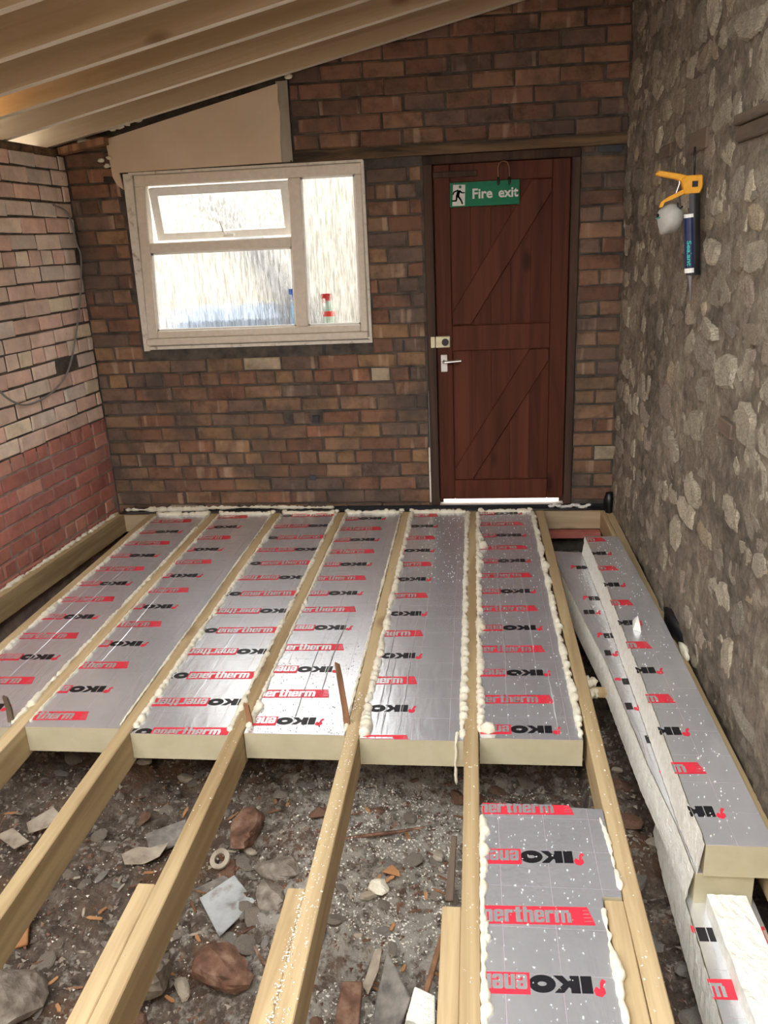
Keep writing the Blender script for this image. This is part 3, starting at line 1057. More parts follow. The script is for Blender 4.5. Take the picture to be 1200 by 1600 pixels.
for (za, zb) in ((1.092, 1.846), (.170, .943)):
    a, c_ = (1.898, za), (2.445, zb)
    poly = [(1.898, za), (2.005, za), (2.445, zb - .065), (2.445, zb), (2.335, zb), (1.898, za + .07)]
    sub(MB().prism(poly, LY + .002, LY + .03, 'y'), 'brace', M['door'], door, bevel=.004)
sub(MB().box(lx0 + .02, lx1 - .02, LY + .0402, LY + .046, lz0 + .01, lz1 - .01), 'added_light_stop', M['door'], door)  # unseen sheet added to stop light coming through the plank gaps
# lock, handle
lk = sub(MB().box(1.800, 1.882, LY - .028, LY, .970, 1.033), 'rim_lock', M['cream'], door, bevel=.003)
MB().tube([(1.855 - 2.17, LY - .030 - (YB + .03), 1.002 - .04), (1.855 - 2.17, LY - .050 - (YB + .03), 1.002 - .04)], .020, 14).build('knob', M['dark'], lk)
MB().box(1.772 - 2.17, 1.796 - 2.17, LY - .026 - (YB + .03), LY - .001 - (YB + .03), .970 - .04, 1.033 - .04).build('keep', M['cream'], lk, bevel=.002)
hp = sub(MB().box(1.827, 1.864, LY - .007, LY, .828, .926), 'handle_plate', M['white'], door, bevel=.002)
mb = MB().tube([(1.843, LY - .005, .890), (1.843, LY - .045, .890), (1.850, LY - .052, .890), (1.945, LY - .052, .896)], [.008, .008, .008, .006], 8)
for px_ in (1.832, 1.858):
    for pz_ in (.835, .919):
        mb.tube([(px_, LY - .006, pz_), (px_, LY - .009, pz_)], .003, 6)
mb.v = [(a - 2.17, b_ - (YB + .03), c_ - .04) for a, b_, c_ in mb.v]
mb.build('lever', M['chrome'], hp)
sub(MB().box(1.806, 2.045, LY - .016, LY - .001, 1.876, 1.906), 'dark_strip', M['frame'], door, bevel=.003)
sub(MB().box(1.742, 1.752, LY - .03, LY, .04, .38), 'pale_seal_strip', M['plaster'], door)
tag(MB().box(1.70, 2.64, YB + .0, YB + .75, -.12, .014).build('trim_3', M['step']), 'pale stone step running out under the door', kind='structure')
mb = MB()
for k in range(11):
    blob(mb, (2.47 + .022 * k, YB - .028 + .006 * math.sin(k * 2.1), .012 + .006 * math.sin(k * 1.3)), .016, k + 40, (1.3, .8, .6))
tag(mb.build('white_rag', M['white'], smooth=True), 'crumpled white scrap of paper at the right foot of the door', 'scrap')


# ------------------------------------------------------------------ lettering
def text_mesh(s, size, name):
    cu = bpy.data.curves.new(name, 'FONT')
    cu.body = s
    cu.size = size
    cu.resolution_u = 3
    cu.offset = size * 0.026
    o = bpy.data.objects.new(name, cu)
    COL.objects.link(o)
    dg = bpy.context.evaluated_depsgraph_get()
    me = bpy.data.meshes.new_from_object(o.evaluated_get(dg))
    bpy.data.objects.remove(o)
    bpy.data.curves.remove(cu)
    return me


sg = tag(empty('fire_exit_sign', (2.083, YB + .016, 1.786)), 'green fire exit sign with white running figure on the red door', 'sign')
SW, SH = .187, .062
MB().box(-SW, SW, -.0025, .0025, -SH, SH).build('plate', M['green'], sg)
mb = MB()
q = [(-SW + .012, -SH + .006), (-SW + .080, -SH + .006), (-SW + .084, SH - .012), (-SW + .018, SH - .010)]
mb.add([(a, -.0032, b_) for a, b_ in q], [(0, 1, 2, 3)])
dr_ = mb.build('pictogram_panel', M['signwhite'], sg)
mb = MB()


def stroke(mb, a, b_, wd, y):
    d = Vector((b_[0] - a[0], b_[1] - a[1])).normalized() * wd / 2
    nx, nz_ = -d.y, d.x
    mb.add([(a[0] + nx, y, a[1] + nz_), (a[0] - nx, y, a[1] - nz_), (b_[0] - nx, y, b_[1] - nz_), (b_[0] + nx, y, b_[1] + nz_)], [(0, 1, 2, 3), (3, 2, 1, 0)])


ox = -SW + .046
for a, b_, wd in (((.004, .022), (-.006, -.008), .017), ((.000, .024), (-.022, .016), .008), ((-.022, .018), (-.030, .002), .007), ((.006, .022), (.020, .008), .008), ((.020, .009), (.034, .010), .006),
                 ((-.002, -.006), (.012, -.026), .010), ((.012, -.024), (.022, -.048), .009), ((-.008, -.006), (-.012, -.028), .010), ((-.010, -.030), (-.040, -.030), .008)):
    stroke(mb, (ox + a[0], a[1]), (ox + b_[0], b_[1]), wd, -.0038)
hd = [(ox + .010 + .008 * math.cos(t * math.pi / 5), .040 + .008 * math.sin(t * math.pi / 5)) for t in range(10)]
mb.add([(a, -.0038, b_) for a, b_ in hd], [tuple(range(10))])
mb.build('running_figure', M['green'], sg)
for word, xo_, wd_ in (('Fire', .122, .108), ('exit', .262, .106)):
    me = text_mesh(word, .070, 'lettering')
    me.materials.append(M['signwhite'])
    xs = [v.co.x for v in me.vertices]
    k = wd_ / (max(xs) - min(xs))
    for v in me.vertices:
        v.co = Vector((-SW + xo_ + (v.co.x - min(xs)) * k, -.0034, -SH + .040 + v.co.y))
    o = bpy.data.objects.new('lettering', me)
    COL.objects.link(o)
    o.parent = sg
# looped cord hanging over the sign
mb = MB()
pts = [(2.157, 1.835), (2.156, 1.87), (2.155, 1.91), (2.162, 1.932), (2.180, 1.942), (2.203, 1.936), (2.214, 1.915), (2.217, 1.87), (2.216, 1.835)]
bc = empty('bungee_cord', (2.19, YB + .0, 1.84))
tag(bc, 'dark looped bungee cord hanging over the top of the green sign', 'cord')
sub(MB().tube([(a, YB + .002, b_) for a, b_ in pts], .0045, 7), 'loop', M['offcut'], bc, smooth=True)
for i in (0, -1):
    a, b_ = pts[i]
    sub(MB().tube([(a, YB + .002, b_ + .028), (a, YB + .001, b_), (a, YB + .001, b_ - .012)], [.006, .007, .003], 7), 'hook', M['dark'], bc, smooth=True)

# ------------------------------------------------------------------ joists
JZ = 0.125


def joist(xa, xb, ya, yb, label, nm='floor_joist', seed=0, h=JZ, top=0.0):
    """timber with slightly wandering edges and eased arrises"""
    n = max(2, int(abs(yb - ya) / .12))
    c = .003
    vs, fs = [], []
    mid = Vector(((xa + xb) / 2, (ya + yb) / 2, 0))
    for i in range(n + 1):
        y = ya + (yb - ya) * i / n
        e = .0025 * n3(seed * 5.1, y, 0, 1.4)
        z_ = top + .0012 * n3(seed * 3.3, y, 7, 3)
        ring = [(xa + c, z_), (xb - c, z_), (xb, z_ - c), (xb, z_ - h + c), (xb - c, z_ - h), (xa + c, z_ - h), (xa, z_ - h + c), (xa, z_ - c)]
        vs += [(a + e - mid.x, y - mid.y, b_) for a, b_ in ring]
    for i in range(n):
        for k in range(8):
            fs.append((i * 8 + k, i * 8 + (k + 1) % 8, (i + 1) * 8 + (k + 1) % 8, (i + 1) * 8 + k))
    fs.append(tuple(range(7, -1, -1)))
    fs.append(tuple(range(n * 8, n * 8 + 8)))
    if yb > ya:
        fs = [tuple(reversed(f)) for f in fs]
    me = bpy.data.meshes.new(nm)
    me.from_pydata(vs, [], fs)
    me.materials.append(M['joist'])
    o = bpy.data.objects.new(nm, me)
    COL.objects.link(o)
    o.location = mid
    tag(o, label, 'joist')
    return o


JLAB = ['first full-length floor joist, beside the empty gap along the left wall',
        'second floor joist from the left, with a dark splinter standing beside it',
        'third floor joist from the left, yellowest of the row',
        'fourth floor joist from the left, doubled by a short timber near the viewer',
        'fifth floor joist from the left, crumb-covered, with a tall splinter beside it',
        'sixth floor joist, left of the near foil board and below the door',
        'seventh floor joist, right of the near foil board',
        ]
YE = 4.700
for k in range(7):
    joist(.4 * k - .0235, .4 * k + .0235, -.5, YE, JLAB[k], seed=k)
joist(2.781, 2.828, -.5, YE, 'edge floor joist tight against the stone wall', seed=8, top=-.014)
joist(2.757, 2.7805, 4.16, YE, 'short packing timber beside the edge joist at its far end', 'packing_timber', seed=9, top=-.006)
for k, ye, lb in ((3, 1.640, 'short timber doubling the fourth joist, with one round knot'), (4, 1.645, 'short timber doubling the fifth joist, dusted with white foam crumbs'), (5, 1.608, 'short timber doubling the sixth joist, beside the rubble'), (6, 1.650, 'short timber doubling the seventh joist, in the notch of the near foil board')):
    joist(.4 * k - .0235 - .0485, .4 * k - .0245, -.5, ye, lb, seed=20 + k, top=-.002)
mb = MB().box(-.24, 2.822, YE + .001, YE + .048, -.125, .0)
tag(mb.build('rim_joist', M['rafter'], loc=(1.3, YE + .02, 0), bevel=.002), 'rim joist along the foot of the back wall', 'joist')
mb = MB().box(-.22, 2.80, YE - .02, YE + .049, .0005, .003)
mb.box(-.22, 2.80, YE + .044, YE + .052, .0005, .018)
tag(mb.build('membrane_strip', M['bag_and_hole_black']), 'thin black membrane strip along the foot of the back wall', 'membrane')
# joist along the left wall
mb = MB()
s = [P0 + wl_dir * t - wl_nor * -d for t, d in ((.03, .012), (5.2, .012), (5.2, .058), (.03, .058))]
mb.add([(q.x, q.y, z_) for z_ in (-.125, 0) for q in s], BOXF)
tag(mb.build('rim_joist', M['joist'], loc=(-.4, 3, 0), bevel=.002), 'rim joist running along the red painted left wall', 'joist')
# noggin and red clay strip in the right bay
tag(MB().box(2.4245, 2.756, 2.83, 2.875, -.145, -.155 + .03).build('noggin', M['joist'], loc=(2.6, 2.85, -.15)), 'short timber noggin between the seventh and edge joists', 'noggin')
tag(MB().box(2.4245, 2.756, 4.64, 4.699, -.165, -.126).build('clay_strip', M['pinkpipe'], bevel=.003), 'red clay strip below the rim joist beside the stone wall', 'strip')

# ------------------------------------------------------------------ insulation boards and their print
L_ICON, L_I, L_K, L_O, L_BOX = .030, .027, .049, .059, .300
BXH = .028


def glyphs():
    """one printed mark: icon, I, K, O and the long word in its box; (polygon, material) in mark space,
    x from 0 at the icon end, y centred"""
    out = []
    # icon: flag with a tail
    out.append(([(.006, .006), (.004, .020), (.014, .030), (.026, .026), (.030, .014), (.024, .004), (.016, .010)], 0))
    out.append(([(.010, .008), (.016, .010), (.014, -.006), (.008, -.016), (.000, -.010), (.006, -.002)], 0))
    # note: drawn with the icon hanging on the outer side
    x = L_ICON + .001
    h = .022
    out.append(([(x, -h), (x + L_I - .003, -h), (x + L_I - .003, h), (x, h)], 1))
    x += L_I
    out.append(([(x, -h), (x + .020, -h), (x + .020, h), (x, h)], 1))
    out.append(([(x + .020, -.002), (x + .036, -h), (x + .056, -h), (x + .036, 0), (x + .020, .010)], 1))
    out.append(([(x + .020, .002), (x + .020, -.010), (x + .036, 0), (x + .056, h), (x + .036, h)], 1))
    x += L_K
    n = 22
    ring_o = [(x + L_O / 2 + .003 + math.cos(2 * math.pi * i / n) * L_O * .5, math.sin(2 * math.pi * i / n) * (h + .001)) for i in range(n)]
    ring_i = [(x + L_O / 2 + .003 + math.cos(2 * math.pi * i / n) * .010, math.sin(2 * math.pi * i / n) * .006) for i in range(n)]
    for i in range(n):
        j = (i + 1) % n
        out.append(([ring_o[i], ring_o[j], ring_i[j], ring_i[i]], 1))
    x0 = L_ICON + L_I + L_K + L_O + .001
    x1 = x0 + L_BOX
    out.append(([(x0, -BXH), (x1, -BXH), (x1 - .014, BXH), (x0, BXH)], 0))
    # letters, foil-coloured, knocked out of the red box
    xh, base = .0385, -.0225
    adv = (x1 - .034 - x0 - .006) / 9.9
    sx = adv * .93
    st = sx * .40

    def rect(a, b_, c_, d):
        out.append(([(a, c_), (b_, c_), (b_, d), (a, d)], 2))
    cur = x0 + .006
    for ch in 'enertherm':
        wd = sx
        y0_, y1_ = base, base + xh
        if ch in 'nh':
            rect(cur, cur + st, y0_, y1_ + (.0095 if ch == 'h' else 0))
            out.append(([(cur + st, y1_ - .009), (cur + wd - st, y1_ - .009), (cur + wd, y1_ - .009), (cur + wd, y1_ - .004), (cur + wd - .004, y1_), (cur + st, y1_)], 2))
            rect(cur + wd - st, cur + wd, y0_, y1_ - .009)
        elif ch == 'e':
            out.append(([(cur, y0_ + .004), (cur + st, y0_ + .004), (cur + st, y1_ - .004), (cur, y1_ - .004)], 2))
            out.append(([(cur, y1_ - .008), (cur + wd, y1_ - .008), (cur + wd, y1_ - .004), (cur + wd - .004, y1_), (cur + .004, y1_), (cur, y1_ - .004)], 2))
            out.append(([(cur, y0_ + .004), (cur + .004, y0_), (cur + wd - .004, y0_), (cur + wd, y0_ + .004), (cur + wd, y0_ + .008), (cur, y0_ + .008)], 2))
            rect(cur + st * .9, cur + wd, y0_ + .016, y0_ + .0235)
            rect(cur + wd - st, cur + wd, y0_ + .016, y1_ - .006)
            rect(cur + wd - st, cur + wd, y0_ + .006, y0_ + .0125)
        elif ch == 'r':
            wd = sx * .85
            rect(cur, cur + st, y0_, y1_)
            rect(cur + st, cur + wd, y1_ - .011, y1_)
        elif ch == 't':
            wd = sx * .85
            rect(cur + st * .5, cur + st * 1.6, y0_ + .003, y1_ + .0085)
            rect(cur, cur + wd, y1_ - .008, y1_)
            rect(cur + st * .6, cur + wd, y0_, y0_ + .008)
        elif ch == 'm':
            wd = sx * 1.6
            rect(cur, cur + wd - .004, y1_ - .009, y1_)
            for q_ in (0, .5, 1.0):
                a = cur + (wd - st) * q_
                rect(a, a + st, y0_, y1_ - .008)
        cur += wd + (adv - sx)
    # thin foil lines across the slanted tail of the box
    for i in range(4):
        yy = -.018 + .011 * i
        out.append(([(x1 - .026, yy), (x1 - .003 - .007 * (yy + .028) / .028, yy), (x1 - .003 - .007 * (yy + .028) / .028, yy + .0016), (x1 - .026, yy + .0016)], 2))
    return out


GL = glyphs()
L_ALL = L_ICON + L_I + L_K + L_O + .001 + L_BOX


def clip(poly, a, val, keep_less):
    out = []
    n = len(poly)
    for i in range(n):
        p, q = poly[i], poly[(i + 1) % n]
        ip = (p[a] <= val) == keep_less or p[a] == val
        iq = (q[a] <= val) == keep_less or q[a] == val
        if ip: out.append(p)
        if ip != iq:
            t = (val - p[a]) / (q[a] - p[a])
            out.append((p[0] + (q[0] - p[0]) * t, p[1] + (q[1] - p[1]) * t))
    return out


def print_rows(rows, bounds, z, tilt=.035):
    """rows: (x end, y centre, mode); 'up' reads upright, 'down' is turned 180 degrees; one mesh builder per row"""
    res = []
    xa, xb, ya, yb = bounds
    for xr, yc, mode in rows:
        mb = MB()
        for gi, (poly, mi) in enumerate(GL):
            if mode == 'up':          # tail of the box at xr, icon far left
                p = [(xr - L_ALL + x, yc + y) for x, y in poly]
            else:                     # icon at xr, everything turned half a turn
                p = [(xr - x, yc - y) for x, y in poly]
            p = [(x, y + (x - xr) * tilt) for x, y in p]
            for a, val, kl in ((0, xb, True), (0, xa, False), (1, yb, True), (1, ya, False)):
                if p:
                    p = clip(p, a, val, kl)
            if len(p) > 2:
                zz = z + (.0012 if mi == 2 else .0005) + gi * 6e-6
                mb.add([(x, y, zz) for x, y in p], [tuple(range(len(p)))], mi)
        if mb.f:
            res.append(mb)
    return res


PRINT = [M['red'], M['black'], M['silver']]


def add_print(foil, origin, mbs):
    for mb in mbs:
        mb.v = [(a - origin.x, b_ - origin.y, c_ - origin.z) for a, b_, c_ in mb.v]
        mb.build('printed_mark', PRINT, foil)


def bead(mb, pts, r0, seed, n=7, lump=.6):
    """wandering lumpy bead of expanding foam along a line"""
    pts = [Vector(p) for p in pts]
    out, rad = [], []
    for i in range(len(pts) - 1):
        L = (pts[i + 1] - pts[i]).length
        m_ = max(2, int(L / .009))
        for k in range(m_):
            p = pts[i].lerp(pts[i + 1], k / m_)
            out.append(p)
    out.append(pts[-1])
    res = []
    for i, p in enumerate(out):
        q = noise.noise(p * 9 + Vector((seed * 7.3, 0, 0)))
        q2 = noise.noise(p * 38 + Vector((seed * 3.1, 4, 0)))
        q3 = noise.noise(p * 75 + Vector((seed * 1.7, 9, 0)))
        rad.append(max(.0025, r0 * (1 + lump * q * 1.6 + lump * 1.1 * q2 + lump * .9 * q3)))
        res.append(p + Vector((.8 * r0 * q2 + .5 * r0 * q, 0, .35 * r0 * q3)))
    rad[0] = rad[-1] = .002
    mb.tube(res, rad, n)


def ins_board(bx, ya, yb, top, label, rows, beads=(), th=.100, name='insulation_board', cuts=None, group=None, pit=None):
    """bx: (x0, x1); optional cuts = polygon (top outline, counter-clockwise)"""
    xa, xb = bx
    e = empty(name, ((xa + xb) / 2, ya, top - th))
    tag(e, label, 'insulation', group)
    poly = cuts or [(xa, ya), (xb, ya), (xb, yb), (xa, yb)]
    sub(MB().prism(poly, top - th, top - .0012, 'z'), 'foam_core', M['foam_core'], e)
    mb = MB().prism(poly, top - .0011, top, 'z')
    foil = sub(mb, 'foil_facing', M['foil'], e)
    if rows:
        bnd = (xa + .002, xb - .002, ya + .001, yb - .001)
        add_print(foil, e.location, print_rows(rows, bnd, top))
    for i, (pts, r0, sd) in enumerate(beads):
        mb = MB()
        bead(mb, pts, r0, sd)
        sub(mb, 'foam_bead', M['bead'], e, smooth=True)
    return e


def rows_for(xr, y_iko, pitch, ya, yb, flip=False):
    out = []
    k = -8
    while k < 12:
        y = y_iko + pitch * k
        if ya - .05 < y < yb + .05: out.append((xr + .002, y, 'down'))
        y += pitch / 2
        if ya - .05 < y < yb + .05: out.append((xr - .006, y, 'up'))
        k += 1
    return out


YF = 4.690
specs = [  # joist k, front y, mark end x, IKO phase, pitch, label
    (0, 2.337, .302, 2.848, .380, 'foil insulation board nearest the left wall, cut off by the picture edge'),
    (1, 2.345, .636, 2.604, .368, 'bluish foil insulation board second from the left wall, thin foam at its edges'),
    (2, 2.318, 1.205, 2.530, .385, 'foil insulation board third from the left, its black letters at both sides'),
    (3, 2.334, 1.488, 2.416, .360, 'bright foil insulation board fourth from the left, sprinkled with dark grit'),
    (4, 2.316, 1.804, 2.507, .385, 'foil insulation board fifth from the left, with a foam string hanging off its front'),
    (5, 2.335, 2.296, 2.394, .376, 'grey foil insulation board in front of the door, thick foam along both edges'),
]
BT = -.004
BOARDS = {}
for k, yf, xr, yi, pt, lb in specs:
    xa, xb = .4 * k + .026, .4 * (k + 1) - .026
    if k == 5: xb -= .012
    bl = []
    zz = BT + .002
    thick = {0: .0085, 1: .006, 2: .0085, 3: .007, 4: .012, 5: .012}[k]
    bl.append(([(xa + .003, yf + .03, zz), (xa + .006, YF - .03, zz)], thick, k + 1))
    bl.append(([(xb - .003, yf + .02, zz), (xb - .006, YF - .03, zz)], thick * (.75 if k in (1, 3) else 1), k + 31))
    bl.append(([(xa + .01, YF - .015, zz + .004), (xb - .01, YF - .015, zz + .004)], .011, k + 61))
    if k == 4:
        bl.append(([(xb - .022, yf + .05, zz), (xb - .025, yf - .008, zz), (xb - .027, yf - .010, -.07), (xb - .026, yf - .012, -.165)], .006, 77))
        bl.append(([(xa + .012, yf + .01, zz + .004), (xa + .012, yf + .16, zz + .006)], .014, 78))
    if k == 5:
        bl.append(([(xa + .02, yf + .02, zz + .006), (xa + .025, yf + .07, zz + .006)], .016, 79))
        bl.append(([(xa + .03, 4.05, zz + .008), (xa + .015, 4.2, zz + .008)], .018, 80))
    if k == 3:
        bl.append(([(xa + .010, yf + .03, zz + .002), (xa + .014, yf + .18, zz + .004)], .015, 81))
    BOARDS[k] = ins_board((xa, xb), yf, YF, BT, lb, rows_for(xr, yi, pt, yf, YF), bl, group='foil boards laid between the joists')

# creases in the foil
for bi, xs_, ya, yb, hh_ in ((5, 2.125, 2.36, 4.2, .0022), (5, 2.240, 2.75, 4.0, .002), (5, 2.285, 2.36, 2.8, .002), (4, 1.675, 2.33, 3.9, .0018), (4, 1.760, 2.33, 3.4, .0018), (4, 1.700, 2.33, 2.9, .0016), (3, 1.38, 2.36, 3.1, .0016), (3, 1.45, 2.5, 3.4, .0014),
                           (1, .50, 2.7, 4.2, .0018), (0, .18, 2.5, 3.9, .0018), (0, .10, 2.9, 3.9, .0016), (2, .98, 2.5, 3.3, .0014)):
    n = int((yb - ya) / .03)
    vs, fs = [], []
    for i in range(n + 1):
        y = ya + (yb - ya) * i / n
        x = xs_ + .010 * n3(y, bi, xs_, 3) + .003 * n3(y, bi, xs_, 22)
        k_ = max(0.0, math.sin(math.pi * i / n)) ** .5 * (0.7 + .6 * n3(y, 3, xs_, 12))
        w_ = .004 * max(.15, k_)
        vs += [(x - w_, y, BT + .0003), (x, y, BT + .0003 + hh_ * max(.1, k_)), (x + w_, y, BT + .0003)]
    for i in range(n):
        fs += [(i * 3, i * 3 + 1, i * 3 + 4, i * 3 + 3), (i * 3 + 1, i * 3 + 2, i * 3 + 5, i * 3 + 4)]
    sub(MB().add(vs, fs), 'foil_crease', M['silver'], BOARDS[bi])
# near board with a notch for the doubled joist
cuts = [(2.030, .9), (2.322, .9), (2.322, 1.656), (2.372, 1.656), (2.372, 1.985), (2.030, 1.998)]
nb = ins_board((2.030, 2.372), .9, 1.998, .004, 'notched foil insulation board lying between joists nearest the viewer',
               [(2.298, 1.790, 'down'), (2.296, 1.592, 'up'), (2.296, 1.400, 'down'), (2.29, 1.985, 'up'), (2.29, 1.20, 'up'), (2.29, 1.0, 'down')],
               [([(2.030, .92, .003), (2.030, 1.60, .004), (2.032, 1.95, .002)], .009, 90),
                ([(2.038, 1.50, .006), (2.040, 1.56, .006)], .015, 91),
                ([(2.324, .92, .004), (2.322, 1.62, .004)], .0075, 92),
                ([(2.372, 1.68, .003), (2.371, 1.80, .003), (2.362, 1.95, .004)], .006, 93)], cuts=cuts, group='foil boards laid between the joists')

# stacked loose boards in the right bay
gl_top = [(2.438, 4.02), (2.449, 3.80), (2.495, 3.273), (2.530, 2.936), (2.560, 2.275), (2.585, 1.993), (2.590, 1.812)]
poly = list(reversed(gl_top))
cutsG = [(2.740, 1.812), (2.740, 4.10), (2.436, 4.15)] + gl_top
gb = ins_board((2.436, 2.740), 1.812, 4.15, -.052, 'loose foil insulation board lowest but one of the stack by the stone wall, sawn slantwise', [], cuts=cutsG)


def side_strip(line_top, line_bot, parent, seed, off=.004):
    """rough sawn side of a loose board"""
    def interp(L, y):
        for (xa, ya), (xb, yb) in zip(L, L[1:]):
            if min(ya, yb) <= y <= max(ya, yb):
                return xa + (xb - xa) * (y - ya) / (yb - ya)
        return L[0][0] if y > L[0][1] else L[-1][0]
    (lt, zt_), (lb_, zb_) = line_top, line_bot
    y1_, y0_ = lt[0][1], lt[-1][1]
    n = int((y1_ - y0_) / .015)
    vs, fs = [], []
    m_ = 5
    for i in range(n + 1):
        y = y1_ + (y0_ - y1_) * i / n
        for k in range(m_ + 1):
            t = k / m_
            x = interp(lt, y) * (1 - t) + interp(lb_, y) * t - off + .003 * n3(y, t * 3, seed, 45)
            vs.append((x, y, zt_ + .002 + (zb_ - zt_) * t + .002 * n3(y, t, seed + 4, 30)))
    for i in range(n):
        for k in range(m_):
            a = i * (m_ + 1) + k
            fs.append((a, a + 1, a + m_ + 2, a + m_ + 1))
    o = sub(MB().add(vs, fs), 'sawn_edge', M['foam_cut'], parent)
    tag(o, 'rough white sawn edge')
    return o


side_strip((gl_top, -.052), ([(a - .016, b_) for a, b_ in gl_top], -.150), gb, 3)
gr = []
for k in range(-1, 5):
    gr.append((2.553 - .002 * k + L_ALL, 2.434 + .375 * k, 'up'))
mb = print_rows([(2.536 + .012 - .035 * (y - 2.43) + L_ALL, y, 'up') for _, y, _ in gr] , (2.44, 2.70, 1.82, 4.1), -.052)
# red boxes between the rows: the word's own tail, upside down
mb2 = print_rows([(2.56 - .035 * (y - 2.43) + .05, y, 'down') for y in (2.259, 2.624, 3.02, 3.40)], (2.44, 2.70, 1.82, 4.1), -.052)
gfoil = [c_ for c_ in gb.children if c_.name.startswith('foil_facing')][0]
for src in mb + mb2:
    keep = MB()
    for f, mi in zip(src.f, src.m):
        pts = [src.v[i] for i in f]
        cy_ = sum(p[1] for p in pts) / len(pts)
        lim = None
        for (xa, ya), (xb, yb) in zip(gl_top, gl_top[1:]):
            if yb <= cy_ <= ya:
                lim = xa + (xb - xa) * (cy_ - ya) / (yb - ya)
        if lim is not None and min(p[0] for p in pts) > lim + .001:
            keep.add(pts, [tuple(range(len(pts)))], mi)
    if keep.f:
        add_print(gfoil, gb.location, [keep])

hl_top = [(2.592, 4.10), (2.600, 3.70), (2.606, 3.459), (2.604, 2.934), (2.607, 2.642), (2.605, 2.138), (2.603, 1.977), (2.609, 1.853), (2.606, 1.800)]
cutsH = [(2.779, 1.800), (2.778, 3.2), (2.756, 4.10)] + hl_top
hb = ins_board((2.592, 2.779), 1.800, 4.10, .050, 'loose foil insulation board topmost of the stack against the stone wall',
               [(2.692, 1.933 + .385 * k, 'down') for k in range(7)] + [(2.686, 2.126 + .385 * k, 'up') for k in range(6)], cuts=cutsH)
side_strip((hl_top, .050), ([(a - .012, b_) for a, b_ in hl_top], -.050), hb, 8)
ib_top = [(2.590, 2.20), (2.578, 2.0), (2.574, 1.7), (2.570, 1.45), (2.566, .95)]
cutsI = [(2.752, .95), (2.752, 2.20)] + ib_top
ib = ins_board((2.562, 2.752), .95, 2.20, -.152, 'foil insulation board lowest of the stack, in the bottom right corner of the picture',
               [(2.545 + L_ALL - .0, 1.722, 'up'), (2.655, 1.548, 'up'), (2.545 + L_ALL, 1.33, 'up')], cuts=cutsI)
side_strip((ib_top, -.152), ([(a - .016, b_) for a, b_ in ib_top], -.25), ib, 12)
# thick foam offcut on it
oc = empty('foam_offcut', (2.66, 1.5, -.152))
tag(oc, 'thick white sawn foam offcut lying on the lowest foil board', 'foam offcut')
vs, fs = [], []
n, m_ = 36, 8
for i in range(n + 1):
    t = i / n
    y = 1.79 - .75 * t
    xl = 2.617 + .012 * t + .004 * n3(t * 12, 0, 2)
    xr_ = 2.716 + .018 * t + .004 * n3(t * 12, 5, 2)
    for k in range(m_ + 1):
        a = k / m_
        vs.append((xl + (xr_ - xl) * a, y + .003 * n3(a * 9, t, 2), -.100 + .004 * n3(t * 30, a * 6, 1) + .003 * n3(t * 90, a * 20, 1)))
top_n = len(vs)
for i in range(n + 1):
    for k in (0, m_):
        a = vs[i * (m_ + 1) + k]
        vs.append((a[0], a[1], -.1515))
for i in range(n):
    for k in range(m_):
        a = i * (m_ + 1) + k
        fs.append((a, a + m_ + 1, a + m_ + 2, a + 1))
    fs.append((i * (m_ + 1), top_n + 2 * i, top_n + 2 * i + 2, (i + 1) * (m_ + 1)))
    fs.append((i * (m_ + 1) + m_, (i + 1) * (m_ + 1) + m_, top_n + 2 * i + 3, top_n + 2 * i + 1))
fs.append(tuple(range(0, m_ + 1)) + (top_n + 1, top_n))
e_ = n * (m_ + 1)
fs.append(tuple(reversed(range(e_, e_ + m_ + 1))) + (top_n + 2 * n, top_n + 2 * n + 1))
sub(MB().add(vs, fs), 'sawn_block', M['foam_cut'], oc)
# little foam sliver on the top board
mb = MB()
mb.add([(2.640, 3.02, .051), (2.668, 3.0, .051), (2.672, 3.08, .051), (2.652, 3.10, .051), (2.648, 3.02, .085), (2.664, 3.01, .083), (2.662, 3.05, .10), (2.654, 3.06, .085)], [(3, 2, 1, 0), (4, 5, 6, 7), (0, 1, 5, 4), (1, 2, 6, 5), (2, 3, 7, 6), (3, 0, 4, 7)])
tag(mb.build('foam_sliver', M['foam_cut']), 'small white foam sliver standing on the topmost loose board', 'foam sliver')

# ------------------------------------------------------------------ upright splinters
for pts, lb in (([(1.574, 2.40, -.06), (1.572, 2.39, .06), (1.560, 2.385, .20), (1.556, 2.385, .24)], 'tall red-brown wood splinter standing up beside the fifth joist'),
                ([(1.236, 2.395, -.10), (1.234, 2.385, .02), (1.229, 2.38, .082)], 'short brown wood splinter standing up beside the fourth joist'),
                ([(.365, 2.36, -.03), (.350, 2.39, .04), (.337, 2.40, .082)], 'dark weathered splinter leaning at the left edge by the second joist')):
    mb = MB()
    vs = []
    n = len(pts)
    for i, p_ in enumerate(pts):
        wd = .011 * (1 - .35 * i / n)
        dp = .005
        vs += [(p_[0] - wd, p_[1] - dp, p_[2]), (p_[0] + wd, p_[1] - dp, p_[2] - .004), (p_[0] + wd, p_[1] + dp, p_[2] - .006), (p_[0] - wd, p_[1] + dp, p_[2] + .003)]
    fs = [(3, 2, 1, 0), tuple(range((n - 1) * 4, n * 4))]
    for i in range(n - 1):
        for k in range(4):
            fs.append((i * 4 + k, i * 4 + (k + 1) % 4, (i + 1) * 4 + (k + 1) % 4, (i + 1) * 4 + k))
    mb.add(vs, fs)
    tag(mb.build('wood_splinter', M['offcut'] if 'dark' not in lb else M['plugwood']), lb, 'splinter')

